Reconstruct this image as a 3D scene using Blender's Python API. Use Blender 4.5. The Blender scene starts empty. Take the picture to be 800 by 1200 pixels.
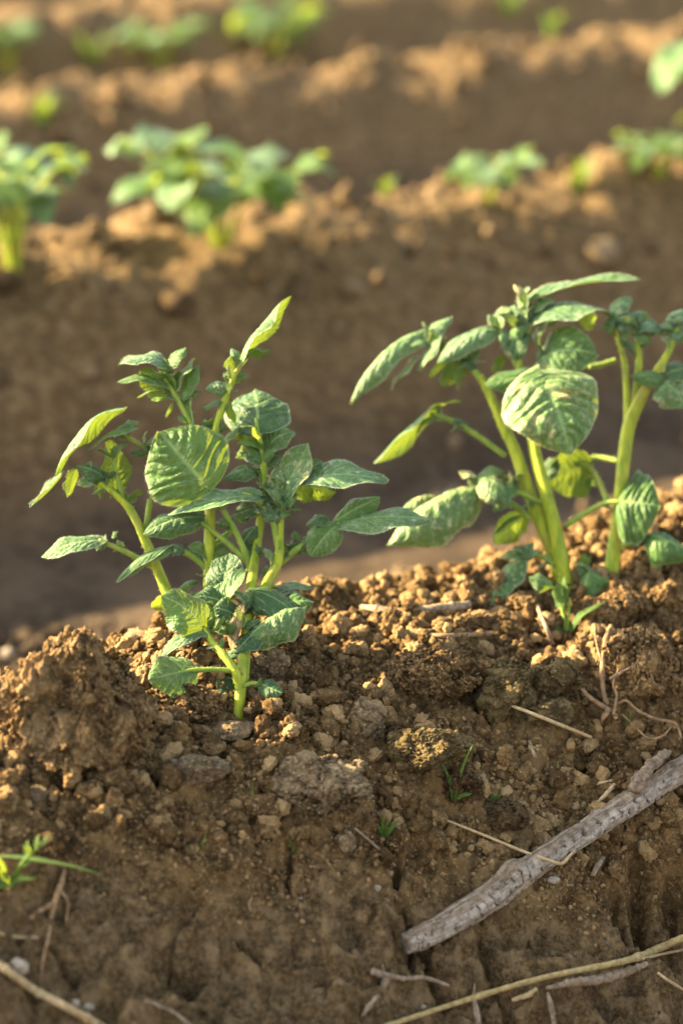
import bpy, bmesh, math, random
import numpy as np
from mathutils import Vector

random.seed(7)
RNG = np.random.default_rng(11)
S = bpy.context.scene
COL = S.collection
R = math.radians

# ------------------------------------------------------------------ camera geometry
CAMZ, PITCH, FPX = 0.46, R(20), 2500.0
CAM = np.array([0, 0, CAMZ])
FWD = np.array([0, math.cos(PITCH), -math.sin(PITCH)])
UP = np.array([0, math.sin(PITCH), math.cos(PITCH)])
RT = np.array([1.0, 0, 0])


def ray(px, py):
    return FWD + (px - 400) / FPX * RT + (600 - py) / FPX * UP


def P(px, py, zc):
    return CAM + zc * ray(px, py)


# ------------------------------------------------------------------ noise
def _h(ix, iy, iz, seed):
    ix = ix.astype(np.int64); iy = iy.astype(np.int64); iz = iz.astype(np.int64)
    n = (ix * 374761393 + iy * 668265263 + iz * 2147483647 % 1274126177 * 31 + iz * 1274126177 + seed * 144269504) & 0xFFFFFFFF
    n = ((n ^ (n >> 13)) * 1274126177) & 0xFFFFFFFF
    n = ((n ^ (n >> 16)) * 2246822519) & 0xFFFFFFFF
    return n ^ (n >> 15)


def perlin(p, seed=0):
    p = np.asarray(p, float)
    i = np.floor(p); f = p - i
    u = f * f * f * (f * (f * 6 - 15) + 10)
    out = 0
    for dx in (0, 1):
        wx = u[:, 0] if dx else 1 - u[:, 0]
        for dy in (0, 1):
            wy = u[:, 1] if dy else 1 - u[:, 1]
            for dz in (0, 1):
                wz = u[:, 2] if dz else 1 - u[:, 2]
                h = _h(i[:, 0] + dx, i[:, 1] + dy, i[:, 2] + dz, seed)
                gx = (h & 1023) / 511.5 - 1; gy = ((h >> 10) & 1023) / 511.5 - 1; gz = ((h >> 20) & 1023) / 511.5 - 1
                out = out + wx * wy * wz * (gx * (f[:, 0] - dx) + gy * (f[:, 1] - dy) + gz * (f[:, 2] - dz))
    return out * 1.2


def fbm(p, octv=4, seed=0, gain=.5):
    a, s, out = 1.0, 1.0, 0
    p = np.asarray(p, float)
    for k in range(octv):
        out = out + a * perlin(p * s + k * 17.3, seed + k)
        a *= gain; s *= 2.03
    return out


def worley(p, seed=0):
    p = np.asarray(p, float)
    i = np.floor(p); best = np.full(len(p), 9.0)
    for dx in (-1, 0, 1):
        for dy in (-1, 0, 1):
            for dz in (-1, 0, 1):
                c = i + (dx, dy, dz)
                h = _h(c[:, 0], c[:, 1], c[:, 2], seed)
                q = c + np.stack([(h & 1023) / 1023., ((h >> 10) & 1023) / 1023., ((h >> 20) & 1023) / 1023.], 1)
                best = np.minimum(best, ((q - p) ** 2).sum(1))
    return np.sqrt(best)


def sstep(a, b, x):
    t = np.clip((x - a) / (b - a), 0, 1)
    return t * t * (3 - 2 * t)


# ------------------------------------------------------------------ mesh helpers
def build_mesh(name, verts, quads=None, tris=None, mat=None, uv=None, attr=None, smooth=True):
    me = bpy.data.meshes.new(name)
    verts = np.asarray(verts, np.float32)
    nq = 0 if quads is None else len(quads); nt = 0 if tris is None else len(tris)
    loops = []
    if nq: loops.append(np.asarray(quads, np.int32).ravel())
    if nt: loops.append(np.asarray(tris, np.int32).ravel())
    loops = np.concatenate(loops)
    starts = np.concatenate([np.arange(nq) * 4, nq * 4 + np.arange(nt) * 3]).astype(np.int32)
    me.vertices.add(len(verts)); me.vertices.foreach_set('co', verts.ravel())
    me.loops.add(len(loops)); me.loops.foreach_set('vertex_index', loops)
    me.polygons.add(nq + nt); me.polygons.foreach_set('loop_start', starts)
    me.update(calc_edges=True)
    me.polygons.foreach_set('use_smooth', np.full(nq + nt, smooth, bool))
    if uv is not None:
        l = me.uv_layers.new(name='UVMap')
        l.data.foreach_set('uv', np.asarray(uv, np.float32)[loops].ravel())
    for k, v in (attr or {}).items():
        a = me.attributes.new(k, 'FLOAT', 'POINT'); a.data.foreach_set('value', np.asarray(v, np.float32))
    if mat: me.materials.append(mat)
    return me


def obj(name, me, parent=None, loc=None):
    o = bpy.data.objects.new(name, me); COL.objects.link(o)
    if parent is not None: o.parent = parent
    if loc is not None: o.location = loc
    return o


def tag(o, label=None, cat=None, group=None, kind=None):
    if label: o['label'] = label
    if cat: o['category'] = cat
    if group: o['group'] = group
    if kind: o['kind'] = kind
    return o


def empty(name, loc, label, cat, group=None):
    o = bpy.data.objects.new(name, None); COL.objects.link(o)
    o.location = loc; o.empty_display_size = .01
    return tag(o, label, cat, group)


def merged(parts):
    """joins (verts, quads, tris) triples"""
    vs, qs, ts, n = [], [], [], 0
    for v, q, t in parts:
        vs.append(v)
        if q is not None and len(q): qs.append(np.asarray(q) + n)
        if t is not None and len(t): ts.append(np.asarray(t) + n)
        n += len(v)
    return np.concatenate(vs), (np.concatenate(qs) if qs else None), (np.concatenate(ts) if ts else None)


_ico = {}


def ico(n):
    if n not in _ico:
        bm = bmesh.new(); bmesh.ops.create_icosphere(bm, subdivisions=n, radius=1)
        _ico[n] = (np.array([v.co[:] for v in bm.verts]), np.array([[v.index for v in f.verts] for f in bm.faces]))
        bm.free()
    return _ico[n]


def catmull(pts, n):
    pts = np.asarray(pts, float)
    if len(pts) == 2:
        t = np.linspace(0, 1, n)[:, None]; return pts[0] * (1 - t) + pts[1] * t
    q = np.vstack([2 * pts[0] - pts[1], pts, 2 * pts[-1] - pts[-2]])
    out = []
    T = np.linspace(0, len(pts) - 1, n)
    for t in T:
        k = min(int(t), len(pts) - 2); f = t - k
        p0, p1, p2, p3 = q[k:k + 4]
        out.append(.5 * (2 * p1 + (p2 - p0) * f + (2 * p0 - 5 * p1 + 4 * p2 - p3) * f * f + (3 * p1 - p0 - 3 * p2 + p3) * f ** 3))
    return np.array(out)


def tube_geo(pts, rad, n=None, m=10, rough=0, seed=0, flat=1.0, ribs=0):
    """pts (k,3), rad (k,) world units -> verts, quads, tris (capped tube)"""
    pts = np.asarray(pts, float); rad = np.asarray(rad, float)
    n = n or max(8, 6 * len(pts))
    c = catmull(np.column_stack([pts, rad]), n); r = np.maximum(c[:, 3], 1e-5); c = c[:, :3]
    tg = np.gradient(c, axis=0); tg /= np.linalg.norm(tg, axis=1)[:, None] + 1e-12
    s = np.cross(tg[0], [.13, .2, 1.0]); s /= np.linalg.norm(s)
    rings = []
    for k in range(n):
        s = s - tg[k] * s.dot(tg[k]); s /= np.linalg.norm(s)
        b = np.cross(tg[k], s)
        a = np.linspace(0, 2 * math.pi, m, endpoint=False)
        rr = r[k] * (1 + ribs * np.cos(a * 3 + k * .02))
        rings.append(c[k] + (np.cos(a) * rr)[:, None] * s + (np.sin(a) * rr * flat)[:, None] * b)
    v = np.concatenate(rings)
    if rough:
        ctr = np.repeat(c, m, 0); d = v - ctr; rr = np.repeat(r, m)
        nz = fbm(v / (rr.mean() * 1.6), 3, seed) * rough
        v = ctr + d * (1 + nz)[:, None]
    i = np.arange(n - 1)[:, None] * m; j = np.arange(m)[None]; j2 = (j + 1) % m
    q = np.stack([i + j, i + j2, i + m + j2, i + m + j], -1).reshape(-1, 4)
    v = np.vstack([v, c[0] - tg[0] * r[0] * .3, c[-1] + tg[-1] * r[-1] * .3])
    e0, e1 = n * m, n * m + 1
    jj = np.arange(m)
    t = np.vstack([np.column_stack([np.full(m, e0), (jj + 1) % m, jj]),
                   np.column_stack([np.full(m, e1), (n - 1) * m + jj, (n - 1) * m + (jj + 1) % m])])
    return v, q, t


# ------------------------------------------------------------------ material helpers
class NT:
    def __init__(s, name):
        s.m = bpy.data.materials.new(name); s.m.use_nodes = True
        s.t = s.m.node_tree; s.n = s.t.nodes
        for x in list(s.n): s.n.remove(x)
        s.out = s.n.new('ShaderNodeOutputMaterial')

    def N(s, typ, **kw):
        x = s.n.new('ShaderNode' + typ)
        for k, v in kw.items(): setattr(x, k, v)
        return x

    def L(s, a, b): s.t.links.new(a, b)

    def _in(s, sock, v):
        if hasattr(v, 'is_linked') or isinstance(v, bpy.types.NodeSocket): s.L(v, sock)
        elif isinstance(v, (tuple, list)) and len(v) == 3 and sock.type == 'RGBA': sock.default_value = (*v, 1)
        else: sock.default_value = v

    def math(s, op, a, b=0.0, c=None, clamp=False):
        x = s.N('Math', operation=op); x.use_clamp = clamp
        s._in(x.inputs[0], a); s._in(x.inputs[1], b)
        if c is not None: s._in(x.inputs[2], c)
        return x.outputs[0]

    def step(s, v, a, b, o0=0.0, o1=1.0):
        x = s.N('MapRange', interpolation_type='SMOOTHSTEP')
        s._in(x.inputs[0], v); x.inputs[1].default_value = a; x.inputs[2].default_value = b
        x.inputs[3].default_value = o0; x.inputs[4].default_value = o1
        return x.outputs[0]

    def mix(s, f, a, b, mode='MIX'):
        x = s.N('Mix', data_type='RGBA', blend_type=mode)
        s._in(x.inputs[0], f); s._in(x.inputs[6], a); s._in(x.inputs[7], b)
        return x.outputs[2]

    def noise(s, vec, scale, detail=3, rough=.55, dist=0):
        x = s.N('TexNoise'); s.L(vec, x.inputs['Vector'])
        x.inputs['Scale'].default_value = scale; x.inputs['Detail'].default_value = detail
        x.inputs['Roughness'].default_value = rough; x.inputs['Distortion'].default_value = dist
        return x.outputs['Fac']

    def bump(s, h, strength, dist, nrm=None):
        x = s.N('Bump'); x.inputs['Strength'].default_value = strength; x.inputs['Distance'].default_value = dist
        s.L(h, x.inputs['Height'])
        if nrm is not None: s.L(nrm, x.inputs['Normal'])
        return x.outputs[0]

    def bsdf(s, color, rough=.9, spec=.2, normal=None, **kw):
        x = s.N('BsdfPrincipled')
        s._in(x.inputs['Base Color'], color); s._in(x.inputs['Roughness'], rough)
        x.inputs['Specular IOR Level'].default_value = spec
        if normal is not None: s.L(normal, x.inputs['Normal'])
        for k, v in kw.items(): s._in(x.inputs[k], v)
        return x.outputs[0]


def pos(t): return t.N('NewGeometry').outputs['Position']


def attrn(t, name):
    x = t.N('Attribute'); x.attribute_name = name; return x.outputs['Fac']


def soil_mat(name, dark, mid, light, dry=None, spec=.15, rnd=False, grey=.25):
    t = NT(name); p = pos(t)
    big = t.noise(p, 22, 3); med = t.noise(p, 130, 4, .6); fine = t.noise(p, 620, 5, .7)
    c = t.mix(t.step(med, .33, .66), dark, mid)
    c = t.mix(t.step(fine, .5, .72), c, light)
    c = t.mix(t.step(big, .5, .75, 0, grey), c, (light[0] * .95, light[1] * 1.02, light[2] * 1.1))
    if rnd:
        r = attrn(t, 'rnd')
        c = t.mix(t.step(r, .55, 1.0, 0, .75), c, light)
        c = t.mix(t.step(r, .35, .0, 0, .6), c, dark)
    if dry is not None:
        a = attrn(t, 'dry')
        wet = t.mix(t.step(fine, .35, .7), dry[0], dry[1])
        wet = t.mix(t.step(med, .45, .68, 0, .7), wet, dry[2])
        c = t.mix(a, wet, c)
        fl = t.mix(t.step(big, .35, .65), (.046, .033, .020), (.100, .071, .044))  # furrow floor colour darkened to stand in for shade between the ridges
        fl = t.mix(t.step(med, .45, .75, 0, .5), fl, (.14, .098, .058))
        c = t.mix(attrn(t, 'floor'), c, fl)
    g = t.math('ADD', t.math('MULTIPLY', fine, .6), t.math('MULTIPLY', t.noise(p, 2300, 2, .6), .3))
    nb = t.bump(g, 1.0, .0024)
    t.L(t.bsdf(c, .92, spec, nb), t.out.inputs[0])
    return t.m


# soil colours (sunlit dry crumb, damp smooth flank)
M = {}
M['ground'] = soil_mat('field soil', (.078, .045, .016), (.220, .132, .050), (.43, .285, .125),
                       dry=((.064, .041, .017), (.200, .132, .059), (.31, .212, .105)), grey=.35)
M['crumb'] = soil_mat('soil crumb', (.070, .040, .014), (.230, .139, .053), (.49, .33, .15), rnd=True)
M['grit'] = soil_mat('fine soil grit', (.060, .037, .015), (.160, .103, .046), (.25, .17, .085))
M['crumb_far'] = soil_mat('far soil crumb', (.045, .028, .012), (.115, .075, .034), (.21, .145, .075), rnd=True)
M['clod'] = soil_mat('soil clod', (.085, .050, .017), (.27, .166, .068), (.53, .365, .18))
M['clod_pale'] = soil_mat('pale dry clod', (.13, .088, .042), (.29, .205, .108), (.52, .41, .25), grey=.5)
M['clod_dark'] = soil_mat('damp dark clod', (.042, .025, .010), (.11, .067, .029), (.22, .145, .068))
M['clod_moss'] = soil_mat('mossy olive clod', (.070, .046, .017), (.17, .122, .048), (.33, .25, .12))


def leaf_mat(name, up=(.026, .080, .019), up2=(.062, .152, .034), dust=(.40, .45, .27), under=(.11, .20, .032),
             trans=(.36, .46, .035), tf=.17, blem=None, dustf=.25):
    t = NT(name)
    uvn = t.N('UVMap'); sp = t.N('SeparateXYZ'); t.L(uvn.outputs[0], sp.inputs[0])
    u, v = sp.outputs[0], sp.outputs[1]
    p = t.N('TexCoord').outputs['Object']
    oi = t.N('ObjectInfo').outputs['Random']
    av = t.math('MULTIPLY', t.math('ABSOLUTE', t.math('SUBTRACT', v, .5)), 2)
    mid = t.step(av, .02, .07, 1, 0)
    sc = t.math('SUBTRACT', u, t.math('MULTIPLY', av, .30))
    sc = t.math('ADD', sc, t.math('MULTIPLY', t.math('SINE', t.math('MULTIPLY', u, 17)), .028))
    sc = t.math('ADD', sc, t.math('MULTIPLY', t.math('GREATER_THAN', v, .5), .055))
    sc = t.math('MULTIPLY', t.math('ADD', sc, t.math('MULTIPLY', t.math('SINE', t.math('MULTIPLY', av, 6)), .02)), 6.6)
    d = t.math('MULTIPLY', t.math('ABSOLUTE', t.math('SUBTRACT', t.math('FRACT', t.math('ADD', sc, 10.0)), .5)), 2)
    lat = t.math('MULTIPLY', t.step(d, .02, .20, 1, 0), t.step(av, .95, .3, .25, .8))
    vein = t.math('MAXIMUM', mid, t.math('MULTIPLY', lat, .55))
    n1 = t.noise(p, 90, 3); n2 = t.noise(p, 420, 3, .6); n3 = t.noise(p, 1500, 2, .6)
    c = t.mix(t.step(n1, .3, .7), up, up2)
    c = t.mix(t.math('MULTIPLY', oi, .35), c, (up2[0] * 1.5, up2[1] * 1.25, up2[2] * .8))
    vo = t.N('TexVoronoi', feature='DISTANCE_TO_EDGE'); mpv = t.N('Mapping'); mpv.inputs['Scale'].default_value = (12, 8, 1)
    wv = t.N('CombineXYZ'); t.L(t.math('SUBTRACT', u, t.math('MULTIPLY', av, .30)), wv.inputs[0]); t.L(v, wv.inputs[1])
    t.L(wv.outputs[0], mpv.inputs[0]); t.L(mpv.outputs[0], vo.inputs['Vector']); vo.inputs['Scale'].default_value = 1
    cell = t.step(vo.outputs['Distance'], .0, .22)
    ridge = t.math('MULTIPLY', t.math('MULTIPLY_ADD', t.step(d, .0, .45), .7, .3), t.math('MULTIPLY_ADD', cell, .6, .4))
    df = t.math('MULTIPLY', t.math('MULTIPLY', t.math('ADD', t.step(n2, .47, .68), t.step(n3, .50, .68, 0, .8)), dustf), ridge)
    df = t.math('MAXIMUM', df, t.math('MULTIPLY', t.math('ADD', t.step(av, .90, .99), t.step(u, .975, 1.0), clamp=True), .42))
    c = t.mix(df, c, dust)
    c = t.mix(t.math('MULTIPLY', lat, .20), c, (.22, .31, .12))
    c = t.mix(t.math('MULTIPLY', mid, .75), c, (.22, .33, .11))
    if blem:
        b = t.math('MULTIPLY', t.step(t.noise(p, 70, 4, .6), .54, .68), t.step(n2, .3, .55))
        c = t.mix(t.math('MULTIPLY', b, .75), c, blem)
    cu = t.mix(t.math('MULTIPLY', vein, .5), under, (.30, .38, .14))
    cu = t.mix(t.math('MULTIPLY', n2, .4), cu, (under[0] * .6, under[1] * .7, under[2] * .7))
    bf = t.N('NewGeometry').outputs['Backfacing']
    col = t.mix(bf, c, cu)
    h = t.math('ADD', t.math('MULTIPLY', n2, .5), t.math('MULTIPLY', n3, .35))
    h = t.math('ADD', h, t.math('MULTIPLY', ridge, .75))
    nb = t.bump(h, .5, .0011)
    ps = t.bsdf(col, .5, .30, nb, **{'Sheen Weight': .04, 'Sheen Roughness': .4})
    tr = t.N('BsdfTranslucent')
    t._in(tr.inputs[0], t.mix(t.math('MULTIPLY', vein, .35), trans, (.2, .3, .04)))
    t.L(nb, tr.inputs['Normal'])
    ms = t.N('MixShader'); ms.inputs[0].default_value = tf
    t.L(ps, ms.inputs[1]); t.L(tr.outputs[0], ms.inputs[2]); t.L(ms.outputs[0], t.out.inputs[0])
    return t.m


M['leaf'] = leaf_mat('potato leaf')
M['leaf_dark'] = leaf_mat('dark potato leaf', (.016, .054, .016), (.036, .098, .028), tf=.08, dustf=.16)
M['leaf_pale'] = leaf_mat('dusty pale potato leaf', (.036, .100, .034), (.072, .165, .058), (.54, .57, .39), tf=.13, dustf=.38)
M['leaf_blotched'] = leaf_mat('tan blotched potato leaf', (.034, .098, .026), (.070, .160, .042), (.64, .60, .37), blem=(.64, .47, .20), tf=.10, dustf=.42)  # green leaf with random tan blotches and heavier pale dust
M['leaf_brown'] = leaf_mat('withered brown leaf', (.16, .12, .06), (.26, .19, .09), (.4, .33, .2), (.3, .22, .1), (.4, .28, .06))
M['leaf_young'] = leaf_mat('young shoot leaf', (.04, .11, .02), (.07, .15, .03), (.25, .32, .15), tf=.40, dustf=.15)
M['grass'] = leaf_mat('grass blade', (.05, .13, .02), (.08, .17, .03), (.25, .3, .1), tf=.35, dustf=.1)


def stem_mat(name, a, b, c2):
    t = NT(name); p = pos(t)
    mp = t.N('Mapping'); mp.inputs['Scale'].default_value = (1, 1, .10); t.L(p, mp.inputs[0])
    n = t.noise(mp.outputs[0], 330, 3); n2 = t.noise(p, 60, 2)
    c = t.mix(t.step(n, .3, .7), a, b)
    c = t.mix(t.step(n2, .52, .72, 0, .65), c, c2)
    nb = t.bump(t.math('ADD', n, t.math('MULTIPLY', t.noise(p, 2200, 2), .6)), .6, .0009)
    x = t.N('BsdfPrincipled'); t.L(c, x.inputs['Base Color']); x.inputs['Roughness'].default_value = .5
    x.inputs['Specular IOR Level'].default_value = .35
    x.inputs['Subsurface Weight'].default_value = .22
    x.inputs['Subsurface Radius'].default_value = (.8, 1.0, .25); x.inputs['Subsurface Scale'].default_value = .0035
    x.inputs['Sheen Weight'].default_value = .05
    t.L(nb, x.inputs['Normal']); t.L(x.outputs[0], t.out.inputs[0])
    return t.m


M['stem'] = stem_mat('potato stem', (.18, .27, .012), (.38, .42, .02), (.30, .24, .04))
M['stalk'] = stem_mat('leaf stalk', (.15, .24, .025), (.25, .34, .04), (.30, .27, .06))


def dry_mat(name, a, b, c2, stretch=.15, sc=500):
    t = NT(name); p = pos(t)
    n = t.noise(p, sc, 4, .6); n2 = t.noise(p, 70, 3)
    c = t.mix(t.step(n, .3, .7), a, b); c = t.mix(t.step(n2, .45, .7, 0, .7), c, c2)
    nb = t.bump(t.math('ADD', n, t.math('MULTIPLY', t.noise(p, 1800, 2), .5)), .6, .0008)
    t.L(t.bsdf(c, .75, .25, nb), t.out.inputs[0])
    return t.m


M['straw'] = dry_mat('dry straw', (.32, .23, .11), (.50, .38, .20), (.42, .28, .13))
M['straw_yellow'] = dry_mat('yellow straw', (.25, .185, .075), (.44, .335, .14), (.22, .16, .08))
M['straw_grey'] = dry_mat('weathered straw', (.15, .11, .07), (.33, .26, .17), (.22, .15, .08))
M['root'] = dry_mat('dry root', (.15, .088, .04), (.34, .225, .115), (.25, .155, .075))
M['pebble'] = dry_mat('pale pebble', (.26, .21, .15), (.44, .38, .29), (.25, .18, .11))
M['rust'] = dry_mat('red brown husk', (.12, .03, .015), (.18, .055, .025), (.2, .1, .05))


def bark_mat():
    t = NT('weathered bark'); p = pos(t)
    bare = attrn(t, 'bare'); crack = attrn(t, 'crack')
    n = t.noise(p, 420, 5, .65); n2 = t.noise(p, 110, 3); n3 = t.noise(p, 1500, 3, .65)
    bark = t.mix(t.step(n, .3, .7), (.13, .092, .055), (.32, .245, .165))
    grey = t.mix(t.step(n, .3, .68), (.19, .158, .115), (.49, .42, .325))
    grey = t.mix(t.step(n2, .45, .7, 0, .7), grey, (.30, .22, .16))
    c = t.mix(bare, bark, grey)
    gr = attrn(t, 'grain')
    c = t.mix(t.step(gr, .55, .80, 0, .55), c, (.085, .060, .040))
    c = t.mix(t.step(gr, .45, .25, 0, .5), c, (.50, .43, .33))
    c = t.mix(t.math('MULTIPLY', crack, .92), c, (.03, .022, .016))
    nb = t.bump(t.math('ADD', n, t.math('MULTIPLY', n3, .6)), .8, .0012)
    t.L(t.bsdf(c, .85, .2, nb), t.out.inputs[0])
    return t.m


M['bark'] = bark_mat()

# ------------------------------------------------------------------ terrain
TH = R(33); CT, ST = math.cos(TH), math.sin(TH)
WC = [-1.9, -1.25, -.6, .03, .65, 1.265, 1.93, 2.58] + [2.58 + .65 * k for k in range(1, 50)]
WC = np.array([-1.9 - .65 * k for k in range(40, 0, -1)] + WC)
PROF_T = np.array([-.34, -.26, -.215, -.165, -.115, -.08, -.055, -.03, 0, .03, .055, .08, .12, .17, .22, .27, .34])
PROF_Z = np.array([0, .0, .008, .034, .074, .104, .121, .129, .132, .130, .120, .098, .062, .028, .006, 0, 0])


def ws(x, y):
    return -x * ST + y * CT, x * CT + y * ST


def base_h(x, y):
    """furrowed field: height, signed distance to the ridge line, row index"""
    x = np.asarray(x, float).ravel(); y = np.asarray(y, float).ravel()
    w, s = ws(x, y)
    z0 = np.zeros_like(w)
    wv = w + .012 * perlin(np.column_stack([s * 4, w * 1.2, z0]), 3)
    k = np.clip(np.searchsorted(WC, wv), 1, len(WC) - 1)
    k = np.where(np.abs(wv - WC[k - 1]) < np.abs(wv - WC[k]), k - 1, k)
    t = wv - WC[k]
    h = np.interp(t, PROF_T, PROF_Z)
    hv = (1 + .10 * perlin(np.column_stack([s * 3, k * 7.7, z0]), 5)) * np.where(k == 45, 1.12, 1.0)
    return h * hv, t, k


def add_h(x, y):
    """relief of hand size and below that every row has"""
    z0 = np.zeros_like(x)
    h, t, k = base_h(x, y)
    crest = np.exp(-(np.abs(t) / .105) ** 4)
    q = np.column_stack([x, y, z0])
    far = (k != 44).astype(float)
    h = h + .010 * fbm(q * 9, 3, 21) * (.4 + .6 * crest) + far * crest * (.016 * fbm(q * 17, 4, 31) + .010 * (0.5 - worley(q * 26, 4)))
    return h, t, k


ROW1 = int(np.argmin(np.abs(WC - .65)))
assert ROW1 == 44, ROW1

BUMPS = []   # x, y, radius, height : broad lumps and hollows of the near ridge


def hit(px, py, hf, t0=.5, t1=4.0, n=1400):
    d = ray(px, py); ts = np.linspace(t0, t1, n)
    pts = CAM + ts[:, None] * d
    below = pts[:, 2] < hf(pts[:, 0], pts[:, 1])
    if not below.any(): return CAM + t1 * d, t1
    i = int(np.argmax(below)); a, b = ts[max(i - 1, 0)], ts[i]
    for _ in range(14):
        m = .5 * (a + b); q = CAM + m * d
        if q[2] < hf(q[:1], q[1:2])[0]: b = m
        else: a = m
    return CAM + b * d, b


def hbase(x, y): return add_h(np.asarray(x, float).ravel(), np.asarray(y, float).ravel())[0]


# (px, py, radius px, height mm)
for px, py, r, hmm in [(85, 850, 60, 5), (230, 800, 45, 7), (330, 760, 40, 7), (520, 760, 80, 9), (470, 800, 40, -4), (560, 800, 45, -9),
                       (600, 700, 60, 5), (745, 790, 60, 8), (640, 810, 60, 6), (500, 890, 50, 4), (370, 920, 70, 5), (180, 900, 25, -7),
                       (455, 850, 30, -6), (640, 750, 30, -6), (690, 890, 60, -4), (760, 1040, 70, -11), (560, 1150, 50, -7), (215, 1100, 60, -5),
                       (110, 1130, 50, -4), (420, 1090, 90, 4), (300, 1100, 40, -4), (30, 960, 50, 3), (720, 700, 60, 6), (780, 640, 60, 4), (350, 715, 50, 8)]:
    q, zc = hit(px, py, hbase)
    BUMPS.append((q[0], q[1], r * zc / FPX, hmm / 1000))


def near_h(x, y):
    h, t, k = add_h(x, y)
    for bx, by, r, a in BUMPS:
        h = h + a * np.exp(-((x - bx) ** 2 + (y - by) ** 2) / (2 * (r * .62) ** 2))
    return h, t, k


DX = .00075
gx = np.arange(-.215, .250, DX); gy = np.arange(.555, 1.06, DX)


def grow(start, step, ratio, end, cap=None):
    out = []; p = start; s = step
    while abs(p - start) < abs(end - start):
        s *= ratio
        p += s if end > start else -s
        out.append(p)
    return out


X = np.array(grow(gx[0], DX, 1.016, -2.2)[::-1] + list(gx) + grow(gx[-1], DX, 1.016, 2.2))
X = np.concatenate([np.array(grow(X[0], .05, 1.3, -60)[::-1]), X, np.array(grow(X[-1], .05, 1.3, 60))])
Y = np.array(grow(gy[0], DX, 1.03, -1.5)[::-1] + list(gy) + grow(gy[-1], DX, 1.014, 4.6))
Y = np.concatenate([np.array(grow(Y[0], .05, 1.3, -50)[::-1]), Y, np.array(grow(Y[-1], .06, 1.25, 80))])
XX, YY = np.meshgrid(X, Y)
H = np.empty(XX.size); T = np.empty(XX.size); K = np.empty(XX.size, int)
xf, yf = XX.ravel(), YY.ravel()
for a in range(0, XX.size, 200000):
    H[a:a + 200000], T[a:a + 200000], K[a:a + 200000] = near_h(xf[a:a + 200000], yf[a:a + 200000])
nearm = (xf > gx[0] - .05) & (xf < gx[-1] + .05) & (yf > gy[0] - .05) & (yf < gy[-1] + .05)
ni = np.nonzero(nearm)[0]
q = np.column_stack([xf[ni], yf[ni], H[ni] * .8])
tn = T[ni] + .02 * perlin(q * 22, 8)
ww, ss = ws(q[:, 0], q[:, 1])
crumb = sstep(-.128, -.098, tn + np.clip(.25 * (ss - .394), -.05, .03)) * (K[ni] == ROW1)
low = 1 - crumb
edge = np.minimum(np.minimum(sstep(gx[0] - .05, gx[0], q[:, 0]), sstep(-gx[-1] - .05, -gx[-1], -q[:, 0])),
                  np.minimum(sstep(gy[0] - .05, gy[0], q[:, 1]), sstep(-gy[-1] - .05, -gy[-1], -q[:, 1])))
det = crumb * (-.0016 + .0055 * fbm(q * 45, 3, 41) + .0050 * (.5 - worley(q * 88 + .15 * fbm(q * 200, 2, 46)[:, None], 6)) + .0026 * (.5 - worley(q * 190, 45)) + .0026 * fbm(q * 240, 4, 43, .6) + .0012 * (.5 - worley(q * 330, 44)))
ww, ss = ws(q[:, 0], q[:, 1])
qs = np.column_stack([ss * 60, ww * 22, z0 := np.zeros_like(ss)])
det += low * (.0085 * fbm(q * 38, 4, 51) - .0105 * np.abs(fbm(q * 34, 3, 57)) + .0020 * np.abs(fbm(qs * 2, 3, 53)) + .0028 * fbm(q * 210, 4, 55, .62) + .0016 * (.5 - worley(q * 240, 56)) + .0018 * (.5 - worley(q * 105, 59)) - .0035 * np.exp(-(perlin(q * 26 + .35 * fbm(q * 90, 2, 64)[:, None], 63) / .03) ** 2) * sstep(-.05, .2, perlin(q * 17, 65)) - .0042 * sstep(.62, .25, worley(q * 62 + .3, 58)))
H[ni] += det * edge


def polyline_dist(x, y, pts):
    best = np.full(len(x), 9.0)
    for (ax, ay), (bx, by) in zip(pts[:-1], pts[1:]):
        dx, dy = bx - ax, by - ay
        t = np.clip(((x - ax) * dx + (y - ay) * dy) / (dx * dx + dy * dy + 1e-12), 0, 1)
        best = np.minimum(best, np.hypot(x - ax - t * dx, y - ay - t * dy))
    return best


CRACKS = [([(462, 995), (466, 1020), (463, 1045), (475, 1070), (482, 1090), (478, 1120)], 1.1, 9),
          ([(478, 1080), (505, 1130), (520, 1150)], 2.2, 8), ([(455, 1090), (478, 1120)], 2.0, 6),
          ([(342, 975), (338, 1010), (336, 1030)], .8, 5), ([(185, 1100), (205, 1070), (235, 1040)], .8, 4),
          ([(745, 985), (750, 1040), (760, 1090)], 3.0, 12), ([(790, 1000), (788, 1050)], 3.0, 10), ([(715, 1010), (728, 1060), (735, 1095)], 1.8, 7),
          ([(200, 1108), (215, 1112)], 4, 6), ([(272, 1070), (300, 1105)], 1.5, 5), ([(140, 1075), (148, 1080)], 3, 4), ([(560, 1085), (585, 1140), (600, 1180)], 1.6, 6),
          ([(330, 1130), (400, 1150), (450, 1155)], 1.2, 3.5), ([(20, 1075), (60, 1090), (85, 1130)], 1.5, 5)]
near_pts = (xf[ni], yf[ni])
for pts, wmm, dmm in CRACKS:
    wp = [hit(px, py, hbase)[0][:2] for px, py in pts]
    jx = .0016 * perlin(q * 210, 61); jy = .0016 * perlin(q * 210, 62)
    d = polyline_dist(near_pts[0] + jx, near_pts[1] + jy, wp)
    H[ni] -= 1.6 * dmm / 1000 * np.exp(-(d / (1.15 * wmm / 1000)) ** 2)

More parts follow.
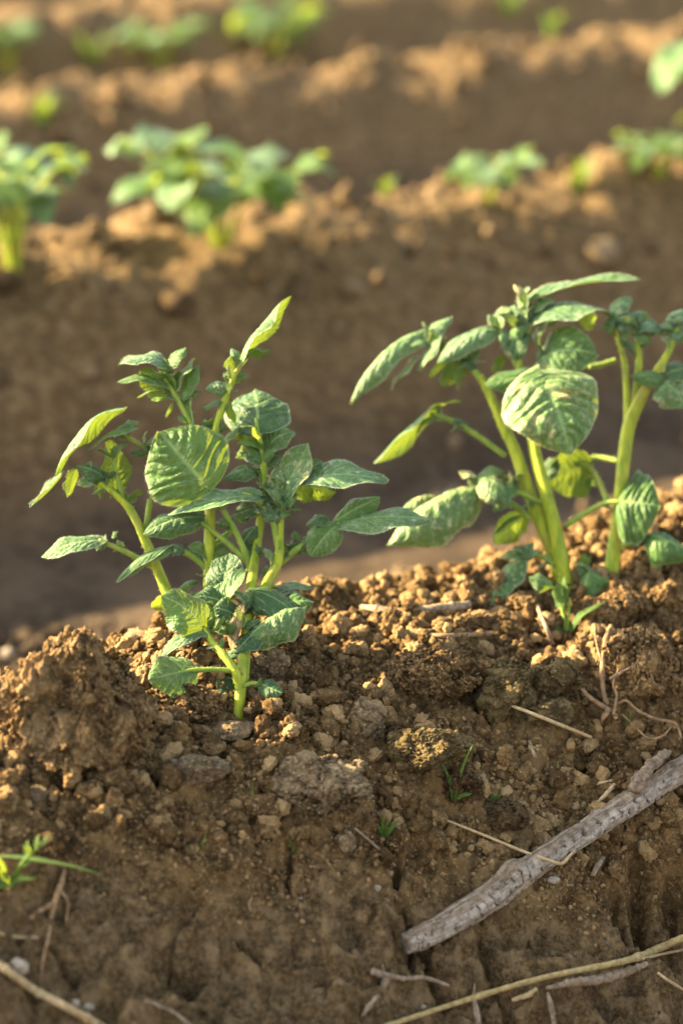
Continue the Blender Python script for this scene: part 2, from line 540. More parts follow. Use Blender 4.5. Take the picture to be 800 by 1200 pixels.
# rounded lumps pressed into the crumbly part (height field maximum)
H2 = H.reshape(XX.shape)
i0 = int(np.argmin(np.abs(X - gx[0]))); j0 = int(np.argmin(np.abs(Y - gy[0])))
T2, K2 = T.reshape(XX.shape), K.reshape(XX.shape)
wob = (.35 * perlin(np.column_stack([xf[ni] * 900, yf[ni] * 900, H[ni] * 0]), 72) + .5 * perlin(np.column_stack([xf[ni] * 300, yf[ni] * 300, H[ni] * 0]), 71))
W2 = np.zeros(XX.size); W2[ni] = wob; W2 = W2.reshape(XX.shape)
NL = 6000
lx = RNG.uniform(gx[0] + .01, gx[-1] - .01, NL); ly = RNG.uniform(gy[0] + .01, gy[-1] - .01, NL)
lr = np.minimum(.0010 * (1 - RNG.random(NL)) ** (-1 / 2.1), .0036)
lu = RNG.random(NL); la = RNG.uniform(0, math.pi, NL); le = RNG.uniform(.65, 1.0, NL)
for n in range(NL):
    ci = i0 + int((lx[n] - gx[0]) / DX); cj = j0 + int((ly[n] - gy[0]) / DX)
    if K2[cj, ci] != ROW1: continue
    t = T2[cj, ci]
    if lu[n] > sstep(-.125, -.09, t + min(max(.25 * (lx[n] * CT + ly[n] * ST - .394), -.05), .03)) * .985 + .015: continue
    m = int(lr[n] * 1.4 / DX) + 2
    sl = np.s_[cj - m:cj + m + 1, ci - m:ci + m + 1]
    dx = X[ci - m:ci + m + 1][None] - lx[n]; dy = Y[cj - m:cj + m + 1][:, None] - ly[n]
    ca, sa = math.cos(la[n]), math.sin(la[n])
    d2 = ((dx * ca + dy * sa) ** 2 + ((-dx * sa + dy * ca) / le[n]) ** 2) / lr[n] ** 2
    d2 = d2 * (1 + W2[sl]) ** 2
    cap = np.sqrt(np.maximum(1 - d2, 0)) * lr[n] * 1.05 - .30 * lr[n]
    z = H2[cj, ci] + cap
    H2[sl] = np.where(d2 < 1, np.maximum(H2[sl], z), H2[sl])
dry = np.zeros(XX.size); dry[ni] = np.clip(crumb + .25 * fbm(q * 30, 3, 77), 0, 1)
notn = ~nearm
dry[notn] = np.where(K[notn] == ROW1, np.exp(-(np.abs(T[notn]) / .11) ** 4), .3)
floor_shade = sstep(.12, .21, np.abs(T) + .025 * perlin(np.column_stack([xf * 9, yf * 9, xf * 0]), 88)) * np.where(nearm & (T < 0) & (K == ROW1), 0, 1)  # where the furrow shade is put into the soil colour
ny, nx = XX.shape
i = np.arange(ny - 1)[:, None] * nx; j = np.arange(nx - 1)[None]
quads = np.stack([i + j, i + j + 1, i + nx + j + 1, i + nx + j], -1).reshape(-1, 4)
g = obj('ground', build_mesh('ground', np.column_stack([xf, yf, H2.ravel()]), quads, mat=M['ground'], attr={'dry': dry, 'floor': floor_shade}))
tag(g, kind='structure')
print('ground verts', nx * ny)


def Hs(x, y):
    x = np.asarray(x, float).ravel(); y = np.asarray(y, float).ravel()
    i = np.clip(np.searchsorted(X, x) - 1, 0, nx - 2); j = np.clip(np.searchsorted(Y, y) - 1, 0, ny - 2)
    fx = (x - X[i]) / (X[i + 1] - X[i]); fy = (y - Y[j]) / (Y[j + 1] - Y[j])
    return (H2[j, i] * (1 - fx) * (1 - fy) + H2[j, i + 1] * fx * (1 - fy) + H2[j + 1, i] * (1 - fx) * fy + H2[j + 1, i + 1] * fx * fy)


def G(px, py): return hit(px, py, Hs)


# ------------------------------------------------------------------ clods (each a thing)
def clod_geo(n, seed, lump=.09, crag=.15, fine=.035, box=0.0, cuts=5):
    v, f = ico(n)
    v = v.copy()
    if box:
        v = v / (np.abs(v) ** 4).sum(1)[:, None] ** (.25 * box)
    s = np.array([seed * 3.1, seed * 1.7, seed * .9])
    rc = np.random.default_rng(int(seed * 100) + 3)
    for _ in range(cuts):
        pn = rc.normal(size=3); pn /= np.linalg.norm(pn)
        v = v - np.maximum(0, v @ pn - rc.uniform(.55, .85))[:, None] * pn * .9
    w = v + .25 * np.column_stack([fbm(v * 2 + s + 5, 2, 1), fbm(v * 2 + s + 9, 2, 2), fbm(v * 2 + s + 14, 2, 3)])
    r = 1 + .22 * perlin(v * 1.4 + s, 2) + crag * (fbm(w * 2.6 + s, 3, 4)) + crag * .8 * (.35 - np.abs(fbm(w * 3.1 + s, 3, 9)))
    r += lump * (.55 - worley(w * 3.6 + s, 5)) + lump * .62 * (.5 - worley(w * 7.5 + s, 6)) + lump * .4 * (.5 - worley(w * 15 + s, 7))
    r += fine * fbm(w * 12 + s, 4, 8, .65)
    return v * r[:, None], f


def relief(v, f, size, seed, amp=1.0):
    """crumbly surface of fused grains, the grain size the same on every clod"""
    k = min(1.0, size / .022) * amp * .8
    for sc, pieces in ((1, ((.0100, .0034, 'w'), (.0170, .0036, 'c'), (.0130, .0026, 'f'))), (2, ((.0048, .0017, 'w'), (.0026, .0010, 'w'), (.0075, .0014, 'c'), (.0030, .0010, 'f')))):
        fn = np.cross(v[f[:, 1]] - v[f[:, 0]], v[f[:, 2]] - v[f[:, 0]])
        nv = np.zeros_like(v)
        for c in range(3): np.add.at(nv, f[:, c], fn)
        nv /= np.linalg.norm(nv, axis=1)[:, None] + 1e-15
        d = 0
        for L, a, kind in pieces:
            q = v / (L * min(1.0, max(.45, size / .03))) + seed
            d = d + a * k * ((.5 - worley(q, 3)) if kind == 'w' else -np.exp(-(perlin(q, 5) / .09) ** 2) * .8 if kind == 'c' else fbm(q, 3, 7) * .6)
        v = v + nv * d[:, None]
    return v


def clod(px, py, w, h, label, mat='clod', dr=.8, n=6, rot=0, sink=.0, group='larger clods of earth on the ridge', name='soil_clod', cat='soil clod', **kw):
    gp, zc = G(px, min(py + h * .30, 1250))
    u = zc / FPX
    v, f = clod_geo(n, px * .137 + py * .071, **kw)
    v = (v - .5 * (v.max(0) + v.min(0))) / (.5 * np.ptp(v, axis=0))
    rx, rz, ry = w / 2 * u, h / 2 * u, w / 2 * dr * u
    a = R(rot)
    vx = v[:, 0] * rx * 1.04; vz = v[:, 2] * rz * 1.06; vy = v[:, 1] * ry
    vx, vz = vx * math.cos(a) - vz * math.sin(a), vx * math.sin(a) + vz * math.cos(a)
    c = P(px, py, zc + ry * .10) - gp
    if name == 'soil_clod': FOOT.append((c[0] + gp[0], c[1] + gp[1], rx, ry))
    vv = c + vx[:, None] * RT + vz[:, None] * UP + vy[:, None] * FWD
    if n >= 6: vv = relief(vv, f, min(w, h) * u, px * .37, {'clod_moss': .5, 'clod_pale': .6}.get(mat, .5 if w > 150 else .85))
    o = obj(name, build_mesh(name, vv, tris=f, mat=M[mat]), loc=gp)
    tag(o, label, cat, group)
    return o


FOOT = []
CL = [
    (84, 822, 196, 168, 'largest clod, a big crusty lump of earth at the left edge', 'clod', dict(n=8, dr=.85, lump=.09, crag=.20, fine=.06, box=.3)),
    (218, 824, 88, 54, 'wide layered clod left of the front potato stem base', 'clod', dict(n=7, crag=.2, rot=-8)),
    (234, 902, 84, 36, 'flat pale clod below the big left lump', 'clod_pale', dict(n=7, crag=.14, rot=6)),
    (272, 856, 66, 24, 'thin flat slab of soil just below the front potato stem base', 'clod_pale', dict(n=6, crag=.1, box=.5)),
    (374, 920, 122, 74, 'broad crusty pale clod in the middle of the crumbly slope', 'clod_pale', dict(n=7, crag=.2, fine=.05)),
    (432, 844, 44, 50, 'small upright round clod alone in the crumbs at mid slope', 'clod_pale', dict(n=6, crag=.08)),
    (506, 882, 104, 60, 'smooth rounded olive brown clod right of the crusty pale clod', 'clod_moss', dict(n=7, lump=.03, crag=.09, fine=.03)),
    (592, 812, 72, 82, 'tall olive clod at the left end of the thin grey straw', 'clod_moss', dict(n=7, lump=.08, crag=.15)),
    (652, 796, 66, 50, 'olive clod in a hollow below the tiny green shoot', 'clod_moss', dict(n=7, lump=.09)),
    (642, 836, 60, 36, 'low knobbly clod directly behind the thin grey straw', 'clod_moss', dict(n=6, lump=.12)),
    (746, 782, 96, 100, 'large rounded clod wrapped in dry rootlets', 'clod', dict(n=7, lump=.08, crag=.13, fine=.05)),
    (314, 778, 52, 46, 'grey clod lying behind the front stem and its hanging leaf', 'clod_pale', dict(n=6)),
    (350, 790, 38, 34, 'small clod between the front stem and the sunlit crest', 'clod', dict(n=6)),
    (505, 790, 150, 62, 'long crumbling ledge of soil below the sunlit twig', 'clod', dict(n=8, crag=.22, lump=.10, dr=.6, rot=5)),
    (552, 728, 60, 26, 'flattish sunlit clod at the right end of the grey crest twig', 'clod', dict(n=6)),
    (696, 722, 72, 46, 'rough brown clod right of the tiny green shoot', 'clod', dict(n=7, lump=.1)),
    (728, 716, 74, 52, 'dark clod on the crest just right of the rightmost potato stem', 'clod', dict(n=7, crag=.17)),
    (612, 712, 56, 40, 'orange brown clod beside the leaning stub of stick', 'clod', dict(n=6, lump=.12)),
    (398, 962, 36, 40, 'round crumbly clod at the upper end of the short split straw', 'clod', dict(n=6, lump=.12)),
    (403, 985, 30, 26, 'little clod tucked under the round clod by the split straw', 'clod_pale', dict(n=6, lump=.12)),
    (300, 945, 50, 30, 'dim brown clod below the left end of the crusty pale clod', 'clod', dict(n=6)),
    (130, 912, 56, 36, 'pitted clod under the right half of the big left lump', 'clod', dict(n=6, crag=.18)),
    (44, 932, 30, 22, 'smooth small clod under the left half of the big left lump', 'clod_pale', dict(n=5)),
    (540, 925, 52, 50, 'dark crumbling clod under the smooth olive clod', 'clod_dark', dict(n=6, lump=.12)),
    (590, 955, 60, 40, 'dark damp clod below the bright green star seedling', 'clod_dark', dict(n=6, lump=.12)),
    (60, 990, 60, 34, 'brown clod behind the weed at the left edge', 'clod_dark', dict(n=6)),
    (160, 748, 36, 20, 'pinkish grey clod lying behind the big left lump', 'clod_pale', dict(n=5, lump=.03)),
    (784, 700, 60, 40, 'sunlit clod at the right edge under the lowest potato leaf', 'clod', dict(n=6)),
]
for px, py, w, h, lab, mt, kw in CL:
    clod(px, py, w, h, lab, mt, **kw)

# ------------------------------------------------------------------ loose crumbs (stuff)
VAR = {n: [clod_geo(n, 50 + k * 1.37 + n, lump=.22 + .03 * (k % 6), crag=.26, fine=.07, cuts=5) for k in range(24)] for n in (2, 3, 4)}


def rot_mats(n):
    qn = RNG.normal(size=(n, 4)); qn /= np.linalg.norm(qn, axis=1)[:, None]
    w, x, y, z = qn.T
    return np.stack([np.stack([1 - 2 * (y * y + z * z), 2 * (x * y - z * w), 2 * (x * z + y * w)], -1),
                     np.stack([2 * (x * y + z * w), 1 - 2 * (x * x + z * z), 2 * (y * z - x * w)], -1),
                     np.stack([2 * (x * z - y * w), 2 * (y * z + x * w), 1 - 2 * (x * x + y * y)], -1)], -2)


def scatter(name, x, y, r, levels, mat, lift=None):
    lift = np.full(len(x), .25) if lift is None else lift
    vs, ts, rd, n0 = [], [], [], 0
    z = Hs(x, y); Rm = rot_mats(len(x)); rn = RNG.random(len(x))
    for k in range(len(x)):
        lv = 4 if r[k] > levels[1] else 3 if r[k] > levels[0] else 2
        v, f = VAR[lv][k % 24]
        sc = r[k] * np.array([1.15, .95, .8])
        v = (v * sc) @ Rm[k].T + (x[k], y[k], z[k] + r[k] * lift[k])
        vs.append(v); ts.append(f + n0); rd.append(np.full(len(v), rn[k])); n0 += len(v)
    return obj(name, build_mesh(name, np.concatenate(vs), tris=np.concatenate(ts), mat=mat, attr={'rnd': np.concatenate(rd)}))


N = 120000
cx = RNG.uniform(gx[0], gx[-1], N); cy = RNG.uniform(gy[0], gy[-1], N)
h_, t_, k_ = base_h(cx, cy)
cl = fbm(np.column_stack([cx * 28, cy * 28, cx * 0]), 2, 91)
t_ = t_ + np.clip(.25 * (ws(cx, cy)[1] - .394), -.05, .03)
dens = (k_ == ROW1) * (sstep(-.124, -.094, t_ + .012 * cl) * np.clip(.62 + 1.1 * cl, .1, 1) + .001) * sstep(.10, .07, t_)
keep = RNG.random(N) < dens
for fx, fy, rx, ry in FOOT: keep &= ((cx - fx) / (rx * .92)) ** 2 + ((cy - fy) / (ry * 1.05)) ** 2 > 1
cx, cy = cx[keep], cy[keep]
cr = np.minimum(.0006 * (1 - RNG.random(len(cx))) ** (-1 / 1.95), np.where(t_[keep] < -.10, .0010, .0038))
print('crumbs', len(cx))
tag(scatter('soil_crumbs', cx, cy, cr, (.0012, .0030), M['crumb'], np.where(t_[keep] < -.11, .3, RNG.uniform(.1, .9, len(cx)))), kind='stuff')
# fine grit between the crumbs and grains stuck in the damp flank
N = 60000
dx_ = RNG.uniform(gx[0], gx[-1], N); dy_ = RNG.uniform(gy[0], gy[-1], N)
h_, tt_, kk_ = base_h(dx_, dy_)
kp = (kk_ == ROW1) & (tt_ > -.19) & (tt_ < .08) & (RNG.random(N) < np.where(tt_ < -.11, .45, .55) * np.clip(.55 + 1.2 * fbm(np.column_stack([dx_ * 60, dy_ * 60, dx_ * 0]), 2, 95), .06, 1))
dx_, dy_ = dx_[kp], dy_[kp]
tag(scatter('soil_grit', dx_, dy_, RNG.uniform(.00028, .00062, len(dx_)) * (1 + np.where(tt_[kp] < -.10, 1.6, 1.1) * (RNG.random(len(dx_)) > np.where(tt_[kp] < -.10, .86, .93))), (1, 1), M['grit'], np.full(len(dx_), .15)), kind='stuff')
N = 260
fs = RNG.uniform(-.4, 2.0, N); fw = np.where(RNG.random(N) < .7, RNG.uniform(.80, 1.2, N), RNG.uniform(1.42, 1.85, N))
tag(scatter('furrow_soil_lumps', fs * CT - fw * ST, fs * ST + fw * CT, np.minimum(.003 * (1 - RNG.random(N)) ** (-1 / 2.0), .013), (.004, .03), M['clod_pale'], np.full(N, .1)), kind='stuff')
N = 1500
bs = RNG.uniform(-.6, 2.6, N); bw = np.concatenate([RNG.normal(1.265, .06, N // 2), RNG.normal(1.93, .06, N - N // 2)])
bx, by = bs * CT - bw * ST, bs * ST + bw * CT
br = np.minimum(.0028 * (1 - RNG.random(N)) ** (-1 / 2.4), .011)
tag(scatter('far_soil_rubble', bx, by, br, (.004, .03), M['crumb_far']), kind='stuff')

# ------------------------------------------------------------------ leaves, stems
def leaf_geo(b, tp, nrm, width, arch=.1, fold=.2, curl=0.0, droop=0.0, side=0.0, NU=34, NV=19, q=.035, wave=.055, seed=0, heart=.09, shape=(.55, .75), twist=0.0):
    b = np.asarray(b, float); tp = np.asarray(tp, float)
    a = tp - b; Ln = np.linalg.norm(a); a = a / Ln
    nrm = nrm - a * nrm.dot(a); nrm /= np.linalg.norm(nrm)
    s0 = np.cross(nrm, a)
    u = np.linspace(0, 1, NU); v = np.linspace(-1, 1, NV)
    off = arch * 4 * u * (1 - u) + droop * (u ** 3 - u)      # offset towards the normal
    c = b + np.outer(u, a) * Ln + np.outer(off * Ln, nrm) + np.outer(side * Ln * 4 * u * (1 - u), s0)
    tg = np.gradient(c, axis=0); tg /= np.linalg.norm(tg, axis=1)[:, None]
    ea, eb = shape; pk = ea / (ea + eb)
    wu = (u ** ea * (1 - u) ** eb) / (pk ** ea * (1 - pk) ** eb) * width / 2
    wu = np.maximum(wu, width * .012)
    rs = np.random.default_rng(abs(int(seed)) + 5)
    ph = rs.uniform(0, 6.28, 6)
    verts = np.empty((NU, NV, 3))
    av = np.abs(v)
    for k in range(NU):
        t = tg[k]; n = nrm - t * nrm.dot(t); n /= np.linalg.norm(n); s = np.cross(n, t)
        tw = twist * u[k]
        s, n = s * math.cos(tw) + n * math.sin(tw), n * math.cos(tw) - s * math.sin(tw)
        # cross-section: integrate an angle that changes from the midrib to the margin
        ang = fold + curl * av + .10 * np.sin(u[k] * 9 + ph[0] + np.sign(v) * ph[1])
        x = v * np.cos(ang); z = av * np.sin(ang)
        sc = (u[k] - .30 * av + .028 * math.sin(17 * u[k]) + .055 * (v > 0) + .02 * np.sin(6 * av)) * 6.6
        d = np.abs((sc + 10) % 1 - .5) * 2
        puff = q * width * (np.minimum(d * 1.5, 1) ** .7 - .5) * (1 - .5 * av) * np.minimum(av * 4, 1) * min(1, 5 * u[k], 4 * (1 - u[k]) + .1)
        bl = perlin(np.column_stack([np.full(NV, u[k] * Ln / width * 11), v * 5.5, np.full(NV, ph[0] * 9)]), 3)
        puff = puff * .62 + q * width * .26 * (.3 - np.abs(bl)) * min(1, 4 * (1 - u[k]))
        wav = wave * width * np.sin(u[k] * 11 + ph[2] + np.sign(v) * ph[3]) * av ** 3
        ed = 1 + .02 * np.sin(u[k] * 17 + ph[1])
        back = heart * Ln * av ** 1.6 * (1 - u[k]) ** 3
        verts[k] = c[k] + np.outer(x * wu[k] * ed, s) + np.outer(z * wu[k] + puff + wav, n) - np.outer(back, t)
    i = np.arange(NU - 1)[:, None] * NV; j = np.arange(NV - 1)[None]
    quads = np.stack([i + j, i + NV + j, i + NV + j + 1, i + j + 1], -1).reshape(-1, 4)
    uv = np.stack(np.broadcast_arrays(u[:, None], (v * .5 + .5)[None]), -1).reshape(-1, 2)
    return verts.reshape(-1, 3), quads, uv


_lc = [0]


def view_normal(b, tp, phi):
    """normal turned by phi degrees from facing the camera towards the sky"""
    a = tp - b; a = a / np.linalg.norm(a)
    v = CAM - .5 * (b + tp); v /= np.linalg.norm(v)
    v = v - a * v.dot(a); v /= np.linalg.norm(v)
    bb = np.cross(a, v)
    dn = bb.dot(UP)
    if abs(dn) < .3:
        if bb[0] > 0: bb = -bb
    elif dn < 0: bb = -bb
    return v * math.cos(R(phi)) + bb * math.sin(R(phi))


def spikes(p, d, ln, r):
    """tapering three-sided hairs at points p along directions d"""
    a = np.cross(d, [.31, .77, .55]); a /= np.linalg.norm(a, axis=1)[:, None] + 1e-9
    b = np.cross(d, a)
    v = np.stack([p + a * r, p - .5 * a * r + .87 * b * r, p - .5 * a * r - .87 * b * r, p + d * ln[:, None]], 1).reshape(-1, 3)
    i = np.arange(len(p))[:, None] * 4
    return v, np.concatenate([i + [0, 1, 3], i + [1, 2, 3], i + [2, 0, 3]])


def hairs_leaf(v, NU, NV, n, u, seed):
    g = v.reshape(NU, NV, 3); rs = np.random.default_rng(seed + 900)
    k = rs.integers(1, NU - 2, n); e = rs.random(n) < .5; f = rs.random(n)[:, None]
    j = np.where(e, 0, NV - 1); j2 = np.where(e, 1, NV - 2)
    p = g[k, j] * (1 - f) + g[k + 1, j] * f
    d = g[k, j] - g[k, j2]; d /= np.linalg.norm(d, axis=1)[:, None] + 1e-9
    d = d + rs.normal(size=(n, 3)) * .35; d /= np.linalg.norm(d, axis=1)[:, None]
    return spikes(p, d, rs.uniform(1.2, 3.4, n) * u, .22 * u)


def hairs_stem(v, n_, m, n, u, seed):
    g = v[:n_ * m].reshape(n_, m, 3); rs = np.random.default_rng(seed)
    k = rs.integers(0, n_ - 1, n); j = rs.integers(0, m, n); f = rs.random(n)[:, None]
    c = g.mean(1)
    p = g[k, j] * (1 - f) + g[k + 1, j] * f
    d = g[k, j] - c[k]; d /= np.linalg.norm(d, axis=1)[:, None] + 1e-9
    d = d + rs.normal(size=(n, 3)) * .3; d /= np.linalg.norm(d, axis=1)[:, None]
    return spikes(p, d, rs.uniform(1.5, 4.0, n) * u, .22 * u)


class Plant:
    def __init__(s, name, base, z0, label, cat='potato plant', group=None):
        s.leaves = []; s.root = empty(name, base, label, cat, group); s.o = np.asarray(base); s.z0 = z0; s.u = z0 / FPX

    def pt(s, px, py, dz=0): return P(px, py, s.z0 + dz * s.u)

    def leaf(s, bx, by, tx, ty, w, phi, arch=.1, fold=.2, dzb=0, dzt=0, mat='leaf', **kw):
        _lc[0] += 1
        if by > 600: dzb = min(dzb, (G(bx, by)[1] - s.z0) / s.u - 4)
        if ty > 600: dzt = min(dzt, (G(tx, ty)[1] - s.z0) / s.u - 6)
        b, tp = s.pt(bx, by, dzb), s.pt(tx, ty, dzt)
        n = view_normal(b, tp, phi)
        rl = random.Random(_lc[0] * 7 + 1)
        kw.setdefault('curl', rl.uniform(-.95, .05)); kw.setdefault('side', rl.uniform(-.05, .05)); kw.setdefault('twist', rl.uniform(-.35, .35))
        kw.setdefault('droop', rl.uniform(-.02, .20))
        v, q, uv = leaf_geo(b, tp, n, w * s.u * (1 + .22 * abs(kw['curl'])), arch, fold, seed=_lc[0], **kw)
        nh = int(3.0 * math.hypot(tx - bx, ty - by)) + 20
        hv, ht = hairs_leaf(v, kw.get('NU', 34), kw.get('NV', 19), nh, s.u, _lc[0])
        ht = ht + len(v); v = np.vstack([v, hv]); uv = np.vstack([uv, np.tile([[.5, 1.0]], (len(hv), 1))])
        s.leaves.append((w * math.hypot(tx - bx, ty - by), v - s.o, q, ht, uv, mat))

    def tube(s, name, pts, mat='stem', m=14, ribs=.05):
        """pts: (px, py, dz, radius px)"""
        w = np.array([s.pt(a, b, c) for a, b, c, r in pts]); r = np.array([p[3] for p in pts]) * s.u * .82
        nn = max(14, 9 * len(pts))
        v, q, t = tube_geo(w, r, n=nn, m=m, ribs=ribs)
        ln = sum(math.dist(a[:2], b[:2]) for a, b in zip(pts[:-1], pts[1:]))
        hv, ht = hairs_stem(v, nn, m, int(ln * 2.2), s.u, int(pts[0][0]))
        t = np.vstack([t, ht + len(v)]); v = np.vstack([v, hv])
        return obj(name, build_mesh(name, v - s.o, q, t, mat=M[mat]), s.root)

    def finish(s, most=98):
        """the largest leaves become parts of their own, the many tiny leaflets one part"""
        s.leaves.sort(key=lambda r: -r[0])
        for _, v, q, ht, uv, mat in s.leaves[:most]:
            obj('leaf', build_mesh('leaf', v, q, ht, mat=M[mat], uv=uv), s.root)
        rest = s.leaves[most:]
        if rest:
            mats = sorted({r[5] for r in rest})
            v, q, t = merged([r[1:4] for r in rest])
            me = build_mesh('small_leaflets', v, q, t, uv=np.concatenate([r[4] for r in rest]))
            for m in mats: me.materials.append(M[m])
            mi = np.concatenate([np.full(len(r[2]), mats.index(r[5])) for r in rest] + [np.full(len(r[3]), mats.index(r[5])) for r in rest])
            me.polygons.foreach_set('material_index', mi.astype(np.int32))
            tag(obj('small_leaflets', me, s.root), kind='stuff')

    def pairs(s, a, b, n, ln, seed, mats=('leaf', 'leaf_pale')):
        """small folded leaflets standing in pairs along the stalk from a to b (px, py, dz)"""
        rs = random.Random(seed)
        dx, dy = b[0] - a[0], b[1] - a[1]; L = math.hypot(dx, dy); dx /= L; dy /= L
        for k in range(n):
            f = (k + .5) / n; x, y, z = (a[i] + (b[i] - a[i]) * f for i in range(3))
            for sd in (-1, 1):
                l = ln * (.65 + .6 * f) * rs.uniform(.75, 1.15); c = rs.uniform(.5, .9)
                ex = dx * c - dy * sd * math.sqrt(1 - c * c); ey = dy * c + dx * sd * math.sqrt(1 - c * c)
                zz = sd * rs.uniform(-.3, .9) * l
                s.leaf(x, y, x + ex * l, y + ey * l, l * rs.uniform(.38, .55), rs.uniform(20, 100), rs.uniform(.08, .28), rs.uniform(.25, .7), z, z + zz, rs.choice(mats), NU=18, NV=11, q=.06)

    def tuft(s, px, py, dz, n, ln, seed, mat='leaf', up=40):
        rs = random.Random(seed)
        for k in range(n):
            a = R(-90 + rs.uniform(-95, 95)); l = ln * rs.uniform(.6, 1.1)
            s.leaf(px, py, px + math.cos(a) * l, py + math.sin(a) * l * .8, l * rs.uniform(.4, .65), rs.uniform(10, 130), rs.uniform(0, .25), rs.uniform(.1, .6),
                   dz, dz + rs.uniform(-.6, .6) * l, mat, NU=16, NV=9)


